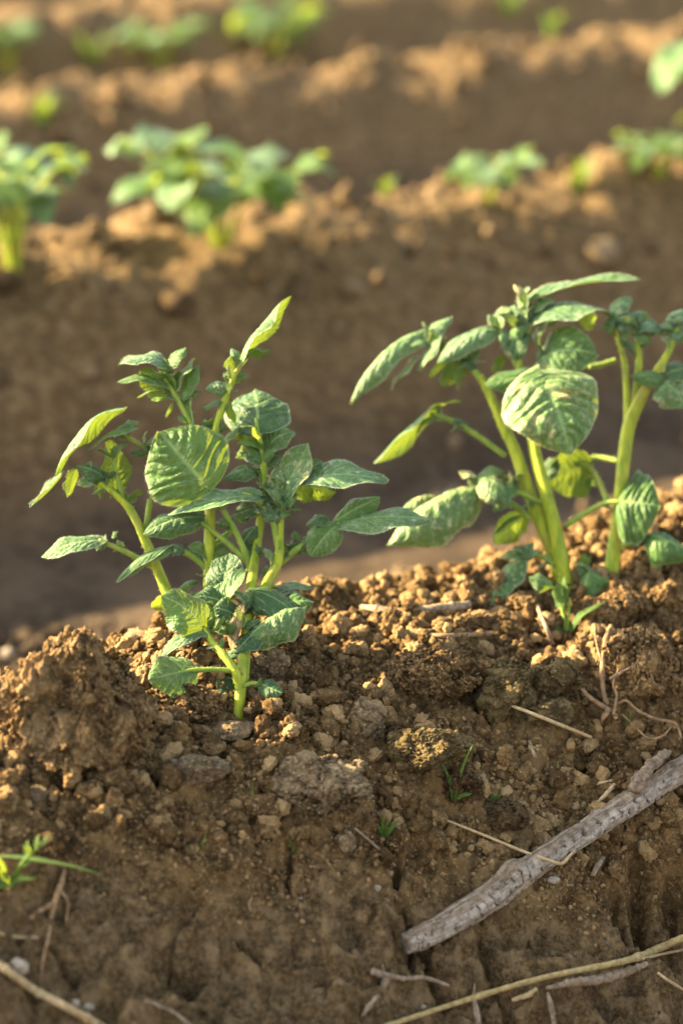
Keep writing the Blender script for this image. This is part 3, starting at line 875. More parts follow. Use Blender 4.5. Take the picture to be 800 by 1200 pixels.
# ---- left potato plant
gp, zf = G(278, 838)
zl = .83
A = Plant('potato_plant', gp, zl, 'smaller potato plant on the left, several stems and one low front shoot', group='potato plants on the near ridge')
F = (zf - zl) / A.u            # depth of the front shoot
LP = [
    # far left leaf
    (140, 479, 65, 557, 34, 112, .16, .30, 0, -10, 'leaf'), (74, 556, 35, 594, 20, 72, -.06, .5, -10, -14, 'leaf_pale'), (88, 552, 79, 583, 18, 150, .1, .3, 0, 0, 'leaf'),
    (158, 502, 103, 529, 26, 76, .12, .3, -6, -8, 'leaf'), (134, 574, 127, 516, 34, 158, .05, .35, 0, 14, 'leaf'), (124, 562, 90, 546, 26, 40, .2, .15, -5, -14, 'leaf_dark'),
    (140, 502, 163, 494, 16, 60, .1, .2, 0, 4, 'leaf'), (155, 529, 174, 531, 12, 30, .1, .1, 0, 0, 'leaf_dark'), (172, 520, 197, 506, 15, 75, .12, .3, 0, 6, 'leaf'),
    (112, 566, 118, 585, 12, 140, .1, .3, 4, 4, 'leaf'),
    # upper middle leaf
    (196, 428, 139, 429, 46, 66, .22, .1, 8, 0, 'leaf_pale'), (204, 457, 164, 434, 40, 152, .08, .25, 0, 6, 'leaf'), (196, 432, 218, 408, 26, 62, .15, .3, 6, 10, 'leaf'),
    (192, 450, 137, 448, 18, 74, .14, .3, -3, -6, 'leaf'), (204, 458, 230, 420, 28, 62, .12, .3, 0, 8, 'leaf'), (213, 466, 234, 427, 26, 66, .1, .35, -2, 6, 'leaf'),
    (190, 455, 160, 467, 17, 84, .12, .3, -4, -8, 'leaf'), (216, 464, 236, 458, 12, 60, .1, .3, 0, 0, 'leaf'), (204, 470, 194, 489, 12, 100, .1, .3, 0, 0, 'leaf'),
    (222, 466, 230, 510, 18, 70, .04, .5, -2, 0, 'leaf'), (200, 450, 186, 420, 20, 120, .1, .3, 6, 14, 'leaf'),
    # big central leaf
    (240, 568, 186, 506, 106, 12, .07, .14, -30, -24, 'leaf', dict(curl=-.3, twist=0, droop=.03, heart=.14, shape=(.5, .85), NU=56, NV=41)),
    # tall right leaf with end leaflet
    (281, 421, 341, 347, 40, 96, .04, .55, -4, 8, 'leaf'), (283, 424, 262, 430, 26, 130, .2, .3, -2, 0, 'leaf'), (287, 412, 318, 412, 18, 118, .1, .2, 0, 6, 'leaf'),
    (268, 452, 241, 456, 24, 40, .18, .1, -4, -8, 'leaf_pale'), (275, 448, 282, 432, 16, 120, .1, .2, 0, 6, 'leaf'), (262, 470, 239, 481, 14, 80, .15, .2, -3, -6, 'leaf'),
    (258, 488, 237, 500, 11, 120, .1, .2, 0, 0, 'leaf'), (264, 468, 276, 496, 12, 130, .1, .2, 0, 4, 'leaf_young'), (272, 446, 262, 436, 14, 60, .1, .2, 0, 4, 'leaf'),
    # dark oval leaf and rosette below it
    (302, 504, 297, 458, 80, 0, .10, -.1, -4, 60, 'leaf_dark', dict(curl=-.2, twist=0, droop=0)), (308, 524, 286, 494, 56, 128, .10, .1, -6, 8, 'leaf_young'), (306, 524, 278, 520, 20, 95, .25, .2, -6, -10, 'leaf_young'),
    (309, 530, 346, 506, 34, 40, .2, .1, 0, 10, 'leaf'), (310, 520, 332, 498, 26, 66, .2, .1, 8, 16, 'leaf_pale'), (308, 540, 281, 530, 20, 55, .2, .1, -4, -6, 'leaf_dark'),
    (306, 549, 262, 561, 24, 45, .14, .1, 0, -8, 'leaf_dark'), (312, 545, 326, 528, 20, 50, .1, .2, 0, 6, 'leaf_dark'), (285, 500, 262, 518, 26, 100, .2, .3, 10, 12, 'leaf'),
    # upright tan-blotched leaf and heart of the shoot
    (327, 586, 361, 519, 48, 32, .06, .32, -10, -4, 'leaf_blotched'), (326, 590, 300, 566, 20, 60, .14, .3, -12, -14, 'leaf'), (330, 586, 347, 577, 26, 20, .2, .1, -12, -16, 'leaf'),
    (322, 597, 312, 612, 26, 35, .2, .1, -16, -24, 'leaf_pale'), (328, 598, 342, 604, 18, 70, .1, .2, -14, -18, 'leaf'), (318, 592, 300, 590, 18, 60, .2, .3, -10, -14, 'leaf'),
    (300, 596, 276, 604, 26, 30, .15, .1, 2, 0, 'leaf_dark'), (274, 612, 252, 613, 18, 40, .15, .1, 2, 0, 'leaf_dark'), (332, 596, 338, 584, 22, 20, .2, .1, -18, -20, 'leaf_dark'),
    # right-hand leaves
    (353, 563, 455, 564, 42, 46, .11, .12, -12, -20, 'leaf_pale'), (358, 562, 377, 540, 32, 40, .2, .1, -4, 0, 'leaf'), (352, 570, 364, 588, 22, 160, .1, .2, -4, 0, 'leaf_young'),
    (360, 572, 394, 576, 24, 152, .1, .1, 6, 8, 'leaf_young'), (393, 611, 445, 583, 38, 30, .1, .2, -8, -4, 'leaf'), (399, 613, 505, 609, 40, 52, .08, .05, -10, -30, 'leaf_pale'),
    (394, 616, 364, 652, 36, 24, .1, .3, -14, -24, 'leaf'), (383, 605, 359, 616, 24, 50, .2, .1, -4, -10, 'leaf_dark'), (352, 636, 352, 650, 16, 40, .2, .2, -6, -10, 'leaf_dark'),
    (350, 635, 344, 622, 14, 40, .2, .2, -4, -4, 'leaf_dark'), (358, 632, 362, 652, 14, 40, .2, .2, -6, -10, 'leaf'), (345, 645, 337, 640, 12, 60, .2, .2, -4, -4, 'leaf_dark'),
    # pale leaf across the middle and the ones under it
    (302, 582, 197, 603, 44, 60, .15, .08, -20, -34, 'leaf_pale'), (236, 608, 196, 614, 22, 66, .15, .2, -16, -22, 'leaf'), (236, 606, 168, 626, 36, 30, .16, .2, -18, -26, 'leaf_dark'),
    (198, 643, 136, 683, 22, 74, .08, .5, -16, -24, 'leaf_pale'), (200, 640, 137, 680, 22, 52, .1, .25, -18, -25, 'leaf'), (204, 640, 217, 648, 20, 40, .3, .3, -16, -20, 'leaf_dark'),
    (119, 633, 49, 653, 32, 58, .12, .25, -8, -16, 'leaf_pale'), (132, 630, 138, 622, 7, 50, .1, .2, -6, -6, 'leaf'), (138, 634, 146, 640, 7, 50, .1, .2, -6, -6, 'leaf'), (122, 634, 118, 646, 9, 60, .1, .2, -6, -8, 'leaf'),
    (284, 640, 302, 616, 24, 20, .2, .1, -6, -6, 'leaf_dark'), (285, 636, 276, 628, 10, 40, .2, .2, -5, -5, 'leaf_dark'),
    # low leaves of the clump
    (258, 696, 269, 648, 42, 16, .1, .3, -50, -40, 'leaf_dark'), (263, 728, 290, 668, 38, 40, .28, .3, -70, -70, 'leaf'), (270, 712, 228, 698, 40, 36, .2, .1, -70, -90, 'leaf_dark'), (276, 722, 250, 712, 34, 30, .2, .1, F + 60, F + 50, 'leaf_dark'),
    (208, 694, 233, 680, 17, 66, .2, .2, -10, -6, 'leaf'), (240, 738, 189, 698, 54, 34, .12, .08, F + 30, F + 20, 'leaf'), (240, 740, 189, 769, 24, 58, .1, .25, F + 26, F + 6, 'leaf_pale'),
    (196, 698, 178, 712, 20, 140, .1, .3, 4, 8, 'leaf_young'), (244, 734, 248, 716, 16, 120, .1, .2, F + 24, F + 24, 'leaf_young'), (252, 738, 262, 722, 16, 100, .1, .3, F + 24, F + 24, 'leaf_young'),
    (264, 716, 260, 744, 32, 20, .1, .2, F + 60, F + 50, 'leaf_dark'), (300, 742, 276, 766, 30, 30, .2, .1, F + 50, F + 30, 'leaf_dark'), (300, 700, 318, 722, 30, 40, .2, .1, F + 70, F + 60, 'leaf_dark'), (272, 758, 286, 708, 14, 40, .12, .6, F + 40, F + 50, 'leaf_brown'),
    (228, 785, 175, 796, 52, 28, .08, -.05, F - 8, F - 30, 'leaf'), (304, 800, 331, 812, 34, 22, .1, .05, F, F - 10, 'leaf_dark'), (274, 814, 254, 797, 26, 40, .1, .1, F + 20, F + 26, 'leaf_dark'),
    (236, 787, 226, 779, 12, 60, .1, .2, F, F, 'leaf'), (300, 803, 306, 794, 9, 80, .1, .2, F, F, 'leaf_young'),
    (352, 712, 281, 758, 60, 46, .20, -.25, F + 60, F + 40, 'leaf_blotched'), (294, 692, 358, 732, 46, 46, .16, -.1, F + 80, F + 66, 'leaf'), (324, 714, 367, 706, 44, 40, .18, -.1, F + 90, F + 86, 'leaf'),
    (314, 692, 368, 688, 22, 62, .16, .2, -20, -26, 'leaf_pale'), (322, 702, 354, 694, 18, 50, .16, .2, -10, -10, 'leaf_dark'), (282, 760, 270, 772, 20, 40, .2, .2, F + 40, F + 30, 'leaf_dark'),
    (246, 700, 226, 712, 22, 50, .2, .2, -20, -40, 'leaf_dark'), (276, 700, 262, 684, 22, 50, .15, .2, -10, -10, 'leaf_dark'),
]
for e in LP:
    A.leaf(*e[:10], mat=e[10], **(e[11] if len(e) > 11 else {}), q=.072 if e[4] > 30 else .06)
LS = [
    [(214, 748, 0, 9), (203, 712, -2, 8.4), (189, 676, -3, 7.4), (172, 636, -4, 6.5), (152, 596, -5, 5.6), (128, 573, -6, 4.4), (104, 558, -6, 3)],
    [(246, 742, -14, 9), (245, 700, -12, 8.6), (245, 650, -10, 7.8), (246, 600, -8, 7.2), (247, 560, -6, 6), (252, 508, -4, 5.6), (266, 462, -3, 5), (280, 430, -3, 3.6), (290, 410, -2, 2.6)],
    [(286, 800, F + 24, 6), (289, 740, F + 60, 7.4), (296, 672, -30, 7), (302, 632, -4, 6), (306, 600, -3, 5.5), (309, 560, -3, 4.8), (308, 530, -3, 3.6)],
    [(291, 726, F + 66, 5.4), (312, 686, -40, 7.6), (326, 656, -24, 7), (328, 625, -12, 5), (330, 596, -12, 4)],
    [(278, 846, F, 7.4), (281, 816, F, 7.4), (283, 786, F + 14, 7), (285, 760, F + 40, 6.6), (291, 722, F + 66, 6)],
    [(281, 812, F, 5), (276, 788, F, 6), (264, 770, F + 4, 5.4), (248, 752, F + 16, 4.4), (240, 736, F + 26, 3)],
]
for p in LS: A.tube('stem', p)
LK = [
    [(145, 585, -4, 4), (136, 552, -3, 3.6), (132, 526, -2, 3)], [(176, 585, 0, 4), (173, 608, -1, 4.2), (170, 630, -2, 4.5)],
    [(246, 572, 6, 4), (225, 552, 10, 3.6), (172, 525, 4, 3.2), (140, 505, 2, 3)], [(248, 566, -4, 4.8), (228, 506, -2, 4.2), (206, 464, -1, 3.8), (192, 442, 2, 2.8)],
    [(245, 668, -10, 5), (226, 652, -14, 4.6), (208, 644, -16, 4), (198, 643, -17, 3)], [(183, 666, -3, 4.2), (150, 648, -5, 3.8), (116, 633, -8, 3.2)],
    [(299, 682, -12, 6), (290, 655, -14, 5), (276, 622, -17, 4), (262, 598, -20, 3.4), (252, 585, -20, 3)], [(290, 658, -13, 4), (264, 634, -16, 3.6), (236, 612, -18, 3)],
    [(244, 646, -8, 4.5), (262, 630, -2, 4.6), (276, 618, 0, 4)], [(328, 660, -13, 5.5), (346, 645, -10, 5.2), (368, 632, -9, 3.6), (398, 614, -10, 3.4)],
    [(330, 590, -12, 3.6), (342, 577, -12, 3.2), (354, 563, -12, 2.6)], [(284, 788, F + 6, 3.2), (262, 785, F - 2, 3.4), (228, 785, F - 8, 3), (200, 790, F - 18, 1.6)],
    [(281, 806, F, 3), (294, 801, F, 2.8), (306, 801, F, 2.4)], [(325, 640, -13, 4), (318, 606, -14, 4.2), (298, 584, -18, 4), (284, 578, -20, 3)], [(262, 742, -60, 3), (266, 712, -50, 3.2), (272, 690, -44, 3)],
    [(276, 830, F, 2.4), (268, 815, F + 12, 2.4)], [(308, 532, -4, 4), (303, 508, -4, 3), (300, 490, 4, 2)], [(296, 694, -40, 4), (310, 688, -26, 3.6), (322, 688, -22, 3)],
]
for p in LK: A.tube('leaf_stalk', p, 'stalk', m=10)
for k, (px, py, dz, n, ln) in enumerate([(246, 652, -12, 3, 26), (300, 655, -12, 3, 26), (308, 585, -6, 4, 28), (288, 560, 0, 3, 26), (330, 650, -12, 3, 24), (276, 742, F + 50, 4, 26), (232, 706, -30, 4, 28), (302, 716, F + 76, 4, 28), (150, 588, -4, 3, 22), (172, 530, 2, 3, 20), (252, 505, -2, 3, 22), (252, 720, F + 60, 5, 24), (284, 716, F + 64, 5, 24), (300, 742, F + 56, 4, 20), (318, 604, -18, 6, 22), (336, 596, -16, 5, 20), (262, 700, -40, 5, 24),
                                        (340, 640, -8, 4, 16), (290, 610, -6, 4, 18), (126, 560, -4, 4, 16), (308, 536, 2, 5, 20), (238, 744, F + 30, 4, 18), (204, 460, 4, 4, 16)]):
    A.tuft(px, py, dz, n, ln, k + 60, ('leaf', 'leaf_dark', 'leaf_pale')[k % 3])
for k, (px, py, dz) in enumerate([(326, 592, -12), (306, 528, -4), (196, 444, 2), (266, 742, F + 26)]):
    A.tuft(px, py, dz, 5, 15, k + 3, 'leaf_young' if k != 0 else 'leaf')

for k, (a, b, n, ln) in enumerate([((140, 575, -4), (130, 524, -2), 2, 20), ((226, 506, -2), (196, 446, 2), 3, 22), ((258, 490, -4), (286, 418, -3), 4, 18), ((146, 590, -5), (106, 558, -6), 3, 20),
                                  ((225, 552, 10), (142, 506, 2), 4, 17), ((302, 600, -8), (309, 528, -4), 3, 24), ((328, 620, -12), (332, 566, -12), 3, 24), ((276, 622, -17), (258, 590, -20), 2, 18), ((346, 645, -10), (384, 622, -10), 2, 18),
                                  ((284, 770, F + 30), (290, 700, F + 70), 3, 26), ((262, 768, F + 6), (242, 738, F + 26), 2, 20), ((246, 700, -14), (245, 640, -12), 2, 24), ((150, 648, -5), (118, 634, -8), 2, 13), ((310, 690, -26), (326, 656, -24), 2, 24)]):
    A.pairs(a, b, n, ln, k + 300)

# ---- right potato plant
gp2, zr = G(658, 690)
B = Plant('potato_plant', gp2, zr + .01, 'taller potato plant on the right with a broad puckered leaf in front', group='potato plants on the near ridge')
RP = [
    # long drooping leaves to the left
    (496, 386, 410, 473, 40, 74, .16, -.2, 20, 0, 'leaf_pale'), (498, 398, 530, 372, 26, 60, .2, .2, 20, 24, 'leaf_pale'), (514, 396, 489, 434, 22, 66, .1, .3, 8, 4, 'leaf_pale'),
    (490, 420, 457, 457, 24, 72, .1, .3, 14, 8, 'leaf_blotched'), (580, 385, 512, 425, 34, 56, .2, .25, 0, -8, 'leaf_pale'), (577, 384, 590, 402, 18, 100, .2, .2, 0, 0, 'leaf'),
    (550, 400, 528, 420, 22, 140, .1, .2, 12, 12, 'leaf_young'), (520, 420, 503, 442, 16, 130, .1, .2, 16, 16, 'leaf_young'), (545, 428, 517, 452, 26, 150, .2, .3, 12, 12, 'leaf_blotched'),
    (552, 430, 536, 458, 22, 120, .2, .3, 10, 10, 'leaf_blotched'), (552, 395, 530, 408, 22, 60, .15, .2, 10, 6, 'leaf'), (540, 420, 560, 432, 16, 60, .15, .2, 8, 6, 'leaf_dark'),
    (508, 478, 438, 542, 30, 108, .06, .55, 12, 4, 'leaf'), (504, 478, 540, 470, 12, 100, .1, .3, 12, 14, 'leaf_young'), (510, 487, 488, 508, 12, 70, .1, .3, 12, 10, 'leaf_pale'),
    (528, 492, 545, 494, 11, 50, .1, .3, 10, 10, 'leaf_dark'), (536, 496, 550, 503, 10, 50, .1, .3, 10, 10, 'leaf_dark'),
    # big low left leaf with its curled neighbours
    (558, 572, 453, 640, 84, 40, .16, -.2, -14, -40, 'leaf_blotched'), (506, 580, 466, 604, 36, 70, .2, -.3, 0, -10, 'leaf_blotched'), (560, 568, 536, 552, 28, 70, .25, .1, -6, -4, 'leaf_blotched'),
    (562, 560, 598, 596, 46, 46, .25, -.1, -14, -24, 'leaf_blotched'), (560, 566, 590, 552, 22, 60, .2, .1, -8, 0, 'leaf'), (596, 566, 578, 600, 30, 36, .2, .3, -12, -22, 'leaf'),
    (612, 604, 578, 637, 36, 146, .1, .3, 6, 2, 'leaf_young'), (606, 606, 578, 628, 20, 60, .1, .4, 4, 0, 'leaf_blotched'),
    # top leaves
    (614, 358, 750, 327, 34, 78, .12, .28, 4, 10, 'leaf_pale'), (624, 372, 716, 366, 52, 60, .16, -.1, -4, 0, 'leaf_pale'), (690, 366, 694, 386, 26, 140, .1, .2, 6, 10, 'leaf_young'),
    (630, 424, 700, 416, 76, 36, .26, -.25, -2, -22, 'leaf'), (630, 430, 684, 413, 22, 70, .2, -.2, -10, -12, 'leaf_blotched'), (636, 443, 567, 452, 32, 34, .12, .1, -22, -30, 'leaf'),
    (638, 444, 668, 533, 112, 14, .09, .10, -66, -92, 'leaf_blotched', dict(curl=-.42, twist=0, droop=.03, side=0, heart=.20, shape=(.46, .95), NU=56, NV=41)),
    (582, 386, 598, 360, 26, 50, .2, .3, 2, 6, 'leaf_blotched'), (584, 388, 572, 368, 22, 60, .2, .2, 4, 4, 'leaf_pale'), (608, 384, 602, 357, 24, 40, .2, .3, 0, 2, 'leaf_pale'),
    (612, 382, 624, 356, 22, 50, .2, .3, 0, 2, 'leaf_blotched'), (614, 366, 618, 336, 24, 60, .1, .3, 2, 6, 'leaf_pale'), (620, 366, 650, 350, 24, 66, .2, .1, 2, 0, 'leaf_blotched'),
    (598, 400, 584, 392, 24, 30, .2, .2, -6, -10, 'leaf_pale'), (604, 404, 622, 392, 20, 40, .2, .2, -8, -10, 'leaf_dark'), (604, 420, 608, 392, 24, 20, .15, .3, -10, -12, 'leaf_dark'),
    (588, 418, 576, 436, 18, 140, .1, .2, 10, 10, 'leaf_blotched'), (628, 400, 634, 376, 24, 60, .15, .2, -2, 2, 'leaf_blotched'), (596, 392, 620, 384, 24, 50, .2, .1, -8, -12, 'leaf'),
    (640, 380, 660, 352, 26, 70, .1, .2, 4, 8, 'leaf'),
    # right stem's leaves
    (714, 370, 740, 349, 28, 60, .2, .1, 0, 4, 'leaf_pale'), (738, 372, 758, 366, 20, 60, .2, .2, 4, 6, 'leaf_pale'), (718, 372, 740, 386, 28, 34, .2, .1, -4, -10, 'leaf_pale'),
    (720, 374, 712, 392, 20, 40, .2, .2, -4, -8, 'leaf'), (742, 386, 776, 386, 24, 56, .25, -.1, 0, 0, 'leaf_pale'), (746, 390, 762, 404, 20, 40, .2, .1, -4, -8, 'leaf'),
    (780, 378, 806, 362, 28, 60, .2, .1, 4, 6, 'leaf_pale'), (782, 386, 806, 400, 24, 56, .2, .1, 2, 0, 'leaf_pale'), (778, 382, 760, 392, 18, 60, .2, .1, 2, 0, 'leaf_dark'),
    (778, 441, 738, 441, 26, 48, .14, .1, -8, -14, 'leaf'), (774, 446, 804, 478, 50, 34, .14, -.1, -10, -22, 'leaf_blotched'), (778, 440, 808, 432, 30, 40, .2, .1, -4, -4, 'leaf_dark'),
    (728, 395, 738, 410, 16, 60, .1, .2, 2, 0, 'leaf_dark'), (735, 405, 742, 420, 12, 60, .1, .2, 2, 0, 'leaf_dark'),
    # low right
    (724, 587, 772, 592, 96, 20, .1, -.05, -22, -34, 'leaf', dict(curl=-.35, twist=0, droop=.05)), (756, 626, 812, 650, 56, 36, .16, -.1, -24, -34, 'leaf'), (760, 628, 780, 640, 18, 60, .1, .1, -20, -24, 'leaf_dark'),
    (690, 545, 640, 566, 62, 150, .08, .2, 34, 30, 'leaf'), (690, 548, 700, 570, 30, 140, .1, .2, 36, 36, 'leaf'), (640, 560, 652, 536, 22, 40, .1, .2, 20, 20, 'leaf_dark'),
    (610, 655, 573, 711, 40, 48, .14, -.1, -16, -30, 'leaf_blotched'), (626, 646, 588, 654, 22, 62, .2, .1, -6, -10, 'leaf_blotched'), (622, 648, 600, 640, 16, 80, .2, .1, -4, -4, 'leaf'),
    (692, 668, 688, 703, 52, 36, .22, -.3, -24, -40, 'leaf'), (686, 664, 684, 648, 16, 40, .1, .2, -10, -10, 'leaf_young'),
]
for e in RP:
    B.leaf(*e[:10], mat=e[10], **(e[11] if len(e) > 11 else {}), q=.10 if e[4] > 60 else .08)
RS = [
    [(658, 690, 6, 10), (648, 650, 4, 10), (622, 583, 2, 9.4), (604, 530, 2, 8.4), (590, 500, 3, 7.4), (574, 463, 5, 6.2), (562, 440, 6, 5)],
    [(664, 692, -8, 11), (657, 652, -8, 10.4), (648, 610, -8, 9.6), (637, 568, -8, 9), (627, 530, -7, 8), (618, 480, -6, 7), (608, 430, -5, 5.4), (606, 392, -3, 4)],
    [(712, 694, -4, 11), (718, 650, -4, 10.4), (725, 590, -4, 9.6), (730, 540, -4, 9.2), (736, 500, -4, 9.4), (748, 470, -4, 9), (762, 446, -5, 7), (784, 410, -4, 4.4), (792, 384, 0, 3.2)],
    [(735, 508, -2, 6), (734, 466, -1, 5), (731, 424, 0, 4.4), (722, 392, 0, 3.4), (716, 372, 0, 2.6)],
    [(742, 488, 2, 6), (746, 450, 2, 5.4), (748, 412, 2, 4.6), (744, 386, 2, 3.4)],
]
for p in RS: B.tube('stem', p, m=16)
RK = [
    [(564, 446, 6, 4.6), (548, 426, 8, 4), (520, 412, 14, 3.4), (496, 400, 18, 3), (488, 396, 20, 2.4)], [(592, 534, 4, 4), (552, 506, 9, 3.8), (526, 492, 11, 3.4), (504, 484, 12, 2.8)],
    [(636, 590, -6, 4), (612, 579, -10, 3.8), (594, 575, -12, 3.4), (560, 570, -14, 2.8)], [(622, 608, 2, 5), (612, 600, 2, 4.4), (598, 588, 2, 4)],
    [(663, 616, -6, 4.4), (688, 600, -10, 4.2), (711, 589, -16, 4), (740, 588, -28, 2.4)], [(711, 586, -6, 4.4), (700, 562, 10, 4), (686, 545, 30, 3.6), (660, 540, 40, 3)],
    [(724, 540, 20, 3.8), (700, 536, 34, 3.8), (676, 540, 36, 3.4)], [(722, 640, -4, 4), (740, 636, -16, 4), (758, 628, -22, 3)], [(654, 664, -8, 3.6), (634, 652, -10, 3.4), (614, 650, -14, 3)],
    [(620, 470, -6, 4), (630, 450, -36, 3.8), (638, 444, -64, 3.4)], [(620, 440, -4, 4), (628, 430, -3, 3.6), (640, 418, -3, 3)], [(606, 430, -5, 3.8), (596, 410, -3, 3.6), (584, 390, 0, 2.8)],
    [(612, 410, -4, 4), (614, 380, 0, 3.4), (616, 356, 3, 2.8)], [(614, 404, -4, 4), (620, 384, -4, 3.4), (630, 372, -4, 2.8)], [(690, 430, 16, 3.6), (706, 427, 20, 3.8), (721, 422, 22, 3.6)],
    [(700, 684, -10, 3), (694, 672, -18, 3)], [(640, 570, 4, 4.4), (632, 600, 6, 4.6), (640, 640, 8, 5)], [(776, 424, -6, 3.4), (776, 436, -8, 3)],
]
for p in RK: B.tube('leaf_stalk', p, 'stalk', m=10)
for k, (px, py, dz, n, ln) in enumerate([(614, 650, -14, 4, 20), (690, 676, -16, 4, 20), (600, 566, -10, 4, 22), (560, 566, -10, 4, 20), (510, 404, 14, 5, 20), (548, 424, 8, 5, 22), (730, 384, -2, 5, 20), (756, 392, 0, 5, 20), (640, 366, 2, 5, 22)]):
    B.tuft(px, py, dz, n, ln, k + 90, ('leaf_pale', 'leaf', 'leaf_blotched')[k % 3])
for k, (px, py, dz) in enumerate([(600, 380, -2), (620, 376, 0), (744, 384, 2), (790, 384, 0), (592, 398, -4), (728, 376, 0)]):
    B.tuft(px, py, dz, 5, 17, k + 30, 'leaf_pale')

for k, (a, b, n, ln) in enumerate([((556, 432, 7), (496, 398, 18), 4, 22), ((552, 506, 9), (508, 486, 12), 2, 18), ((608, 430, -5), (606, 376, -3), 3, 26), ((612, 400, -2), (618, 350, 3), 3, 24), ((596, 410, -3), (582, 380, 0), 2, 22),
                                  ((733, 430, 0), (718, 368, 0), 3, 20), ((747, 420, 2), (744, 380, 2), 2, 22), ((782, 414, -4), (793, 378, 0), 3, 22), ((634, 600, -6), (596, 574, -12), 2, 18), ((654, 664, -8), (612, 650, -14), 2, 20), ((690, 600, -10), (726, 588, -20), 1, 16),
                                  ((726, 640, -6), (756, 630, -22), 2, 18), ((628, 430, -3), (644, 410, -3), 2, 24), ((704, 690, -10), (690, 664, -20), 2, 20)]):
    B.pairs(a, b, n, ln, k + 400, ('leaf', 'leaf_pale', 'leaf_blotched'))

# ---- little shoot in front of the right plant
gp3, z3 = G(663, 746)
C = Plant('potato_shoot', gp3, z3, 'tiny bright green shoot with a few small leaves below the taller plant', 'seedling')
for e in [(646, 684, 619, 676, 26, 30, .15, .1, 6, 0, 'leaf'), (656, 712, 652, 682, 18, 50, .1, .4, 2, 6, 'leaf_young'), (664, 716, 668, 686, 15, 110, .1, .4, 2, 6, 'leaf_young'),
          (664, 744, 709, 705, 15, 56, .16, .4, 0, -6, 'leaf_young'), (660, 742, 646, 728, 12, 50, .15, .3, -2, -4, 'leaf_young'), (660, 706, 660, 676, 14, 70, .1, .3, 6, 8, 'leaf_young')]:
    C.leaf(*e[:10], mat=e[10], NU=22, NV=11)
for p in [[(663, 748, 0, 3), (661, 726, 1, 2.6), (656, 705, 2, 2)], [(664, 746, 0, 2.4), (666, 720, 1, 2), (667, 700, 3, 1.6)], [(660, 720, 1, 1.8), (652, 698, 4, 1.8), (644, 684, 6, 1.6)]]:
    C.tube('stem', p, 'stalk', m=8)

for pl in (A, B, C): pl.finish()

# ------------------------------------------------------------------ potato plants of the rows behind
def far_plant(px, py, hpx, wpx, label, seed, nst=4, pale=.5):
    b, zc = G(px, py); u = zc / FPX
    rs = random.Random(seed)
    root = empty('potato_plant', b, label, 'potato plant', 'potato plants on the rows behind')
    Hh, Wd = hpx * u, wpx * u / 2

    def lf(b0, t0, n, w, mat):
        v, q, uv = leaf_geo(b0, t0, n, w, rs.uniform(.05, .2), rs.uniform(-.1, .25), NU=14, NV=7, q=.02, seed=rs.randint(0, 999))
        obj('leaf', build_mesh('leaf', v, q, mat=M[mat], uv=uv), root)
    for k in range(nst):
        az = 2 * math.pi * (k + rs.uniform(-.3, .3)) / nst
        lean = rs.uniform(.35, .75)
        d = np.array([math.cos(az), math.sin(az), 0])
        tip = d * Wd * lean + np.array([0, 0, Hh * rs.uniform(.62, .8)])
        mid = d * Wd * lean * .35 + np.array([0, 0, Hh * .4])
        v, q, t = tube_geo(np.array([[0, 0, -.01], mid, tip]), np.array([.0013, .0011, .0007]) * min(1.5, Hh / .06), n=10, m=8)
        obj('stem', build_mesh('stem', v, q, t, mat=M['stem']), root)
        for j in range(6):
            a2 = az + (j - 2.5) * .75 + rs.uniform(-.2, .2)
            o = mid * .55 + tip * .45 if j % 2 else tip
            e = np.array([math.cos(a2), math.sin(a2), 0])
            L = Wd * rs.uniform(.42, .72)
            tt = o + e * L + np.array([0, 0, rs.uniform(-.55, .3) * L])
            n = np.array([rs.uniform(-.4, .2), rs.uniform(-.5, .2), 1.0])
            lf(o + e * L * .12, tt, n, L * rs.uniform(.5, .68), rs.choice(['leaf_pale', 'leaf_young', 'leaf_pale']) if rs.random() < pale else rs.choice(['leaf', 'leaf_young', 'leaf_young']))
    return root


far_plant(16, 322, 185, 200, 'blurred tall potato plant at the left edge of the second row', 3, 6)
far_plant(258, 288, 140, 240, 'blurred wide potato plant in the second row, left of centre', 8, 6)
far_plant(572, 236, 64, 108, 'blurred compact pale potato plant right of centre in the second row', 21, 5)
far_plant(772, 206, 58, 96, 'blurred low potato plant near the right edge of the second row', 24, 5)
edge_plant = far_plant(885, 200, 165, 200, 'blurred plant mostly outside the right edge, one pale leaf showing', 25, 5)
eb = np.array(edge_plant.location); ez = G(885, 200)[1]
l0, l1 = P(806, 50, ez), P(771, 112, ez - .02)
v, q, uv = leaf_geo(l0 - eb, l1 - eb, view_normal(l0, l1, 30), 44 * ez / FPX, .12, .1, NU=14, NV=7, q=.02, seed=5)
obj('leaf', build_mesh('leaf', v, q, mat=M['leaf_pale'], uv=uv), edge_plant)
v, q, t = tube_geo(np.array([[0, 0, 0], .5 * (P(868, 90, ez) - eb) + [.01, 0, .01], P(836, 52, ez) - eb, l0 - eb]), np.array([.003, .0024, .0016, .001]), n=16, m=8)
obj('stem', build_mesh('stem', v, q, t, mat=M['stem']), edge_plant)
far_plant(12, 88, 76, 90, 'blurred dark green plant in the upper left corner', 31, 5, .2)
far_plant(190, 82, 64, 100, 'blurred potato plant in the third row, second from the left corner', 33, 5)
far_plant(322, 66, 66, 118, 'blurred bright potato plant at the top, third row left of centre', 36, 5, .3)


